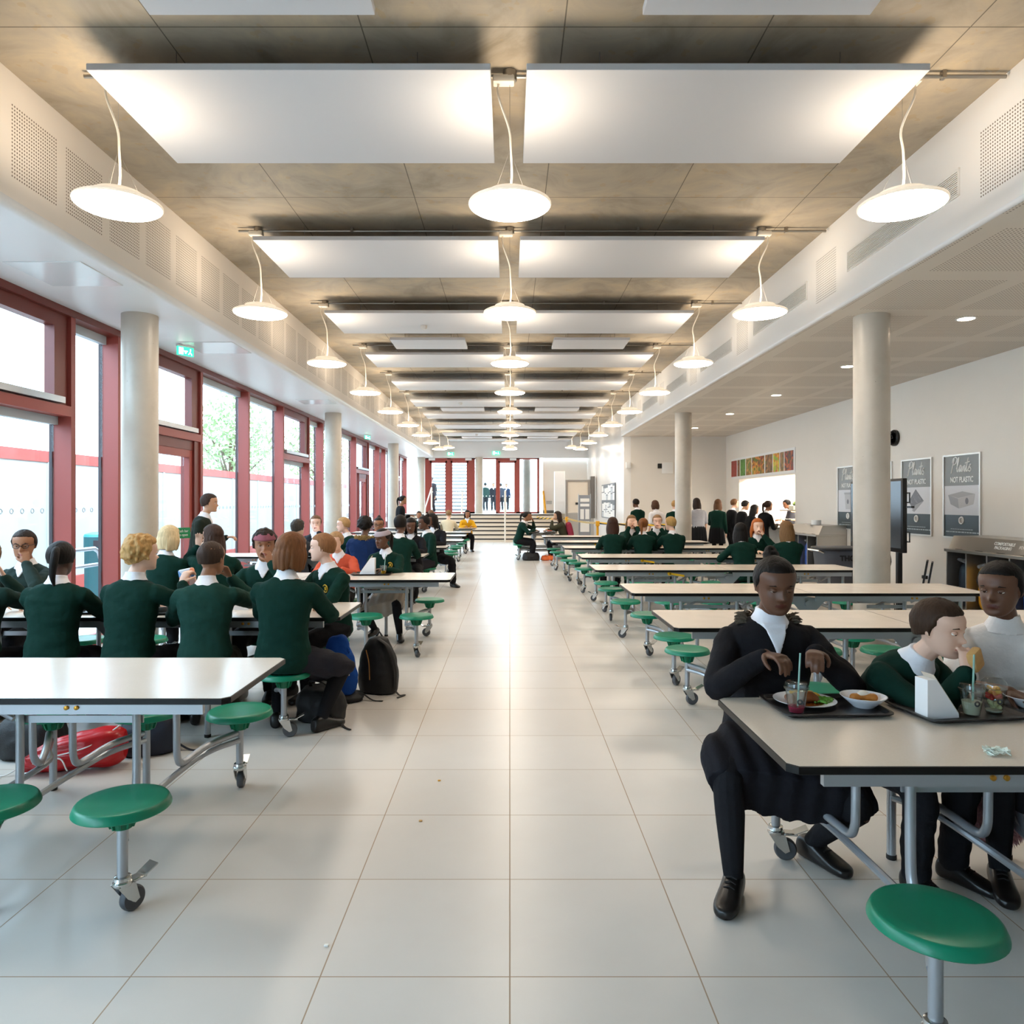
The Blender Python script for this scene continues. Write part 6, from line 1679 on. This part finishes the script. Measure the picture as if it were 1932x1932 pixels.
for k in range(34):
    a = rr.uniform(0, 6.28); p = Vector((rr.uniform(-.028, .028), rr.uniform(-.016, .016), rr.uniform(.005, .016))); d = Vector((math.cos(a), math.sin(a), rr.uniform(-.6, .6))) * .011; e = Vector((-d.y, d.x, rr.uniform(-.006, .006))).normalized() * .006
    np_.add([p - d - e, p + d - e, p + d + e, p - d + e, p - d - e + Vector((0, 0, .002)), p + d - e + Vector((0, 0, .003)), p + d + e + Vector((0, 0, .002)), p - d + e + Vector((0, 0, .003))], [(3, 2, 1, 0), (4, 5, 6, 7), (0, 1, 5, 4), (1, 2, 6, 5), (2, 3, 7, 6), (3, 0, 4, 7)])
o = np_.build('crumpled_napkin', mat('napkin_white', 'dfe6da', .8), loc=(1.48, 2.235, TT)); tag(o, 'small crumpled white napkin near the front edge of the front right table', 'napkin')
# sandwich in the hand of the person bending over
c = MH_SAND @ Vector((.02, .155, .03)); o = MB().rbox(-.032, .032, -.016, .016, -.04, .04, .010, 2).build('sandwich', mat('bread', 'c79a5e', .7, var=.15, vscale=60), loc=(P_SAND.matrix_basis @ c), rot=(0, R(25), R(212))); tag(o, 'brown bread sandwich held up by the person bending over the front right table', 'sandwich')
# third left table
tray(-1.47, 7.82, R(3), 'black lunch tray with white carton on the third left table', .42, .3)
wedge_box(-1.43, 7.79, zt, R(180), 'white triangular carton on the third left table', 1.25)
cup(-1.345, 7.80, zt, 'cup of yellow juice with straw on the third left table', 'e2a40e', lh=.4, lid=False)
# second left table
tray(-2.36, 5.12, R(-3), 'black lunch tray between the curly blond and the dark-haired sitter at second left table')
cup(-2.30, 5.2, zt, 'clear lidded cup with straw on the tray at the second left table', 'd7d3bd', lh=.6)
bw = thing('pudding_bowl', 'cream bowl on the tray at the second left table', 'bowl', (-2.43, 5.12, zt)); MB().lathe([(0, 0), (.036, 0), (.065, .03), (.07, .04), (.066, .04), (.05, .02), (0, .010)], seg=24).build('bowl', CHINA, bw)
wedge_box(-1.85, 5.25, TT, R(170), 'white sandwich carton on the second left table between two near sitters', 1.0)
tray(-2.85, 5.15, R(4), 'black lunch tray left of the curly blond sitter at second left table'); pl = thing('dinner_plate', 'white plate on the tray left of the curly blond sitter', 'plate', (-2.85, 5.15, zt)); MB().lathe([(0, 0), (.06, 0), (.113, .016), (.110, .018), (.072, .007), (0, .005)], seg=32).build('plate', CHINA, pl)
# end-on table on the right
for i, (x, y, c) in enumerate(((.62, 19.0, 'd8b86a'), (1.03, 19.05, 'c8583c'), (.66, 19.5, 'e0d8c0'), (1.02, 19.55, '8aa04a'))):
    w = ['aisle-side near', 'wall-side near', 'aisle-side further', 'wall-side further'][i]
    tray(x, y, R(90), 'black lunch tray at the %s place of the end-on table' % w); pl = thing('dinner_plate', 'white plate of food at the %s place of the end-on table' % w, 'plate', (x, y, zt)); MB().lathe([(0, 0), (.06, 0), (.113, .016), (.110, .018), (.072, .007), (0, .005)], seg=24).build('plate', CHINA, pl)
    m = MB(); clump(m, rr, (0, 0, .012), 12, .05, .014); m.build('food', mat('meal_' + c, c, .5), pl)
# yellow release handles under the fourth and fifth right tables are parts of those tables
hy = mat('handle_yellow', 'e3b01c', .4)
for t in [o for o in COL.objects if o.name.startswith('folding_table')]:
    if abs(t.location.x - .97) < .001 or abs(t.location.x - 1.0) < .001 or abs(t.location.x - .81) < .001 and t.location.y > 10:
        m = MB(); m.obox((.93, -TW / 2 + .022, TH - .055), (.085, .008, .011), Matrix.Rotation(.16, 3, 'Y')); m.lathe([(0, -.008), (.022, -.008), (.022, .008), (0, .008)], seg=12, c=(.845, -TW / 2 + .022, TH - .043), M=Matrix.Rotation(PI / 2, 4, 'X')); m.build('release_handle', hy, t)

# ================================================================= bags and coats on the floor
def lump(rings, seed, amp=.012, vox=.009, power=2.6, freq=9):
    m = MB(); loft(m, rings, 26, 4, power); g = remesh(m, vox, 2)
    for v in g.vertices:
        p = v.co; n_ = mnoise.noise(p * freq + Vector((seed, 0, 0))) + .5 * mnoise.noise(p * freq * 2.3 + Vector((0, seed, 0)))
        if p.z > .012: v.co = p + v.normal * n_ * amp
    return g
X1, Y1 = Vector((1, 0, 0)), Vector((0, 1, 0))
def zr(rows, lean=0.0): return [(Vector((lean * z, 0, z)), X1, Y1, a, b, b) for z, a, b in rows]
BK = mat('bag_black', '131315', .6, bump=.2, bscale=200)
def backpack(x, y, rz, label, sc=1.0, m_=BK, zip_='a06a2a', strap=True):
    t = thing('backpack', label, 'bag', (x, y, 0), rz)
    g = lump(zr([(.004, .13 * sc, .08 * sc), (.03, .15 * sc, .10 * sc), (.16 * sc, .155 * sc, .105 * sc), (.30 * sc, .13 * sc, .085 * sc), (.40 * sc, .085 * sc, .055 * sc), (.43 * sc, .04, .03)]), x * 3, .008)
    mesh_obj('bag_body', g, [m_], t)
    m = MB(); m.tube(smooth_path([(-.05 * sc, -.10 * sc, .34 * sc), (-.02 * sc, -.112 * sc, .25 * sc), (-.01 * sc, -.118 * sc, .12 * sc)], 4), .004, 6); m.build('zip', mat('zip_' + zip_, zip_, .4, .3), t)
    m = MB(); m.tube(smooth_path([(.03 * sc, -.05 * sc, .42 * sc), (.13 * sc, -.07 * sc, .36 * sc), (.175 * sc, -.05 * sc, .2 * sc), (.165 * sc, -.03, .05)], 5), .018 * sc, 8, flat=.35); m.build('strap', BK, t)
    m = MB(); m.tube([(-.03, .02, .42 * sc), (0, .02, .46 * sc), (.03, .02, .42 * sc)], .008, 6); m.build('grab_loop', BK, t)
    if strap: MB().tube(smooth_path([(.16 * sc, -.03, .03), (.21 * sc, -.06, .008), (.24 * sc, -.03, .006), (.22 * sc, -.12, .006)], 4), .009, 6, flat=.4).build('strap_tail', BK, t)
    return t
backpack(-1.04, 5.80, R(-18), 'black backpack with thin brown zip standing on the floor beside the blue coat', 1.03)
bc = thing('blue_coat', 'royal blue coat slung over the end seat behind the auburn-haired boy', 'coat', (-1.24, 5.52, 0), R(10)); BLUE = cloth('123f86', .7)
mesh_obj('coat_body', lump(zr([(.06, .07, .05), (.10, .10, .07), (.22, .115, .075), (.36, .10, .06), (.47, .07, .04), (.50, .04, .03)], -.12), 3, .016), [BLUE], bc); MB().lathe([(0, 0), (.008, 0), (.008, .004), (0, .005)], seg=10, c=(.03, -.075, .22), M=Matrix.Rotation(PI / 2, 4, 'X')).build('button', CHROME, bc)
def holdall(x, y, rz, label, a=.2, b=.13, h=.2, m_=BK, seed=1):
    t = thing('holdall_bag', label, 'bag', (x, y, 0), rz)
    mesh_obj('bag_body', lump(zr([(.004, a * .9, b * .9), (.03, a, b), (h * .6, a, b * .95), (h, a * .8, b * .7), (h * 1.05, a * .4, b * .3)]), seed, .014, .011, 3), [m_], t)
    MB().tube(smooth_path([(-a * .5, 0, h), (-a * .3, -b * .4, h * 1.25), (a * .3, -b * .4, h * 1.25), (a * .5, 0, h)], 5), .012, 8, flat=.4).build('handle', m_, t)
    MB().tube(smooth_path([(a * .9, -.02, .05), (a * 1.4, -.06, .006), (a * 1.9, -.10, .006)], 4), .010, 6, flat=.4).build('strap', m_, t)
    return t
holdall(-1.30, 5.05, R(-25), 'slumped black bag with loose strap under the end seat of second left table', .17, .12, .22, seed=2)
holdall(-1.24, 5.55, R(15), 'low black bag directly under the blue coat', .14, .10, .06, seed=5)
holdall(-2.17, 4.42, R(20), 'navy bag on the floor between two back-turned sitters at second left table', .16, .12, .2, mat('bag_darkblue', '151b2a', .6), 7)
holdall(-2.83, 4.35, R(-10), 'dark bag on the floor behind the red drawstring bag', .2, .13, .22, seed=9)
rb = thing('drawstring_bag', 'shiny red drawstring bag lying under the front left table', 'bag', (-2.45, 4.12, 0), R(14)); RB = mat('red_nylon', 'b81c22', .28, var=.15, vscale=12)
m = MB(); loft(m, [(Vector((x_, 0, z)), Y1, Vector((0, 0, 1)), a, b, b) for x_, z, a, b in ((-.27, .03, .012, .012), (-.24, .05, .04, .04), (-.12, .085, .085, .078), (.06, .11, .10, .10), (.2, .12, .09, .11), (.27, .12, .05, .08))], 24, 4); g = remesh(m, .008, 2)
for v in g.vertices:
    p = v.co; a = math.atan2(p.z - .09, p.y); v.co = p + v.normal * (.006 * math.sin(a * 9 + p.x * 6) * min(1, (.3 - p.x) * 3) + .008 * mnoise.noise(p * 14))
mesh_obj('bag_body', g, [RB], rb)
m = MB(); m.tube(smooth_path([(-.26, -.02, .03), (-.1, -.085, .10), (.1, -.09, .15), (.24, -.02, .235)], 6), .004, 6); m.tube(smooth_path([(-.27, .0, .03), (-.2, -.09, .03), (-.05, -.10, .10), (.0, -.105, .03)], 6), .004, 6); m.tube(smooth_path([(-.26, 0, .04), (-.33, -.03, .006), (-.40, .0, .006), (-.34, -.06, .006), (-.45, -.04, .006)], 6), .004, 6); m.build('cord', PW, rb)
o = MB().lathe([(0, 0), (.03, 0)], seg=20, M=Matrix.Rotation(PI / 2, 4, 'X')).build('printed_oval', mat('print_grey', 'b9a9a9', .4), rb); o.location = (.10, -.104, .08); o.scale = (1.2, 1, .8)
pk = thing('fluffy_coat', 'pale pink fluffy coat hanging under the right edge of the front right table', 'coat', (1.97, 2.96, 0)); PINK = mat('pink_fluff', 'c79a9e', .95, var=.2, vscale=30)
g = lump(zr([(.14, .06, .04), (.18, .10, .06), (.30, .11, .06), (.44, .09, .05), (.50, .06, .03)], -.05), 4, .02, .009, 2.4, 22); mesh_obj('coat_body', g, [PINK], pk)
m = MB()
for v in list(g.vertices)[::4]:
    d = (v.normal + Vector((rr.uniform(-.7, .7), rr.uniform(-.7, .7), rr.uniform(-.9, .3)))).normalized() * .022; m.tube([v.co, v.co + d * .6, v.co + d + Vector((0, 0, -.006))], [.0035, .0025, .0006], 4)
m.build('pile', PINK, pk)['kind'] = 'stuff'
holdall(.55, 19.0, R(0), 'black bag on the floor under the end-on table', .22, .15, .2, seed=12)
holdall(.98, 19.0, R(5), 'orange and white bag on the floor under the end-on table', .17, .12, .12, mat('bag_orange', 'd8642a', .5, var=.4, vscale=8), 14)
holdall(-1.62, 11.55, R(10), 'yellow bag on the floor under the fourth left table', .13, .1, .16, mat('bag_gold', 'd0a51c', .5), 15)
# crisp packet held up at the second left table
o = MB().rbox(-.055, .055, -.018, .018, -.075, .075, .014, 2).build('crisp_packet', food_mat('packet_print', ['2a8ad0', 'e8e8ea', 'e07a2a', '2f7fc8'], 11), loc=(-2.22, 5.06, .97), rot=(0, R(-12), 0)); tag(o, 'blue and white crisp packet in the hand of the curly blond sitter', 'packet')
# crumbs
for i, (x, y, c, l) in enumerate(((-.38, 3.95, 'd8a040', 'tiny orange crumb on the floor left of the aisle joint, further one'), (-.42, 3.45, 'c89858', 'tiny tan crumb on the floor tile left of the aisle joint, middle one'), (-.62, 2.48, 'f0eee8', 'tiny white scrap on the floor tile left of the aisle joint, nearest one'))):
    o = MB().rbox(-.008, .008, -.006, .006, 0, .006, .002, 1).build('crumb', mat('crumb_' + c, c, .7), loc=(x, y, 0)); tag(o, l, 'crumb')
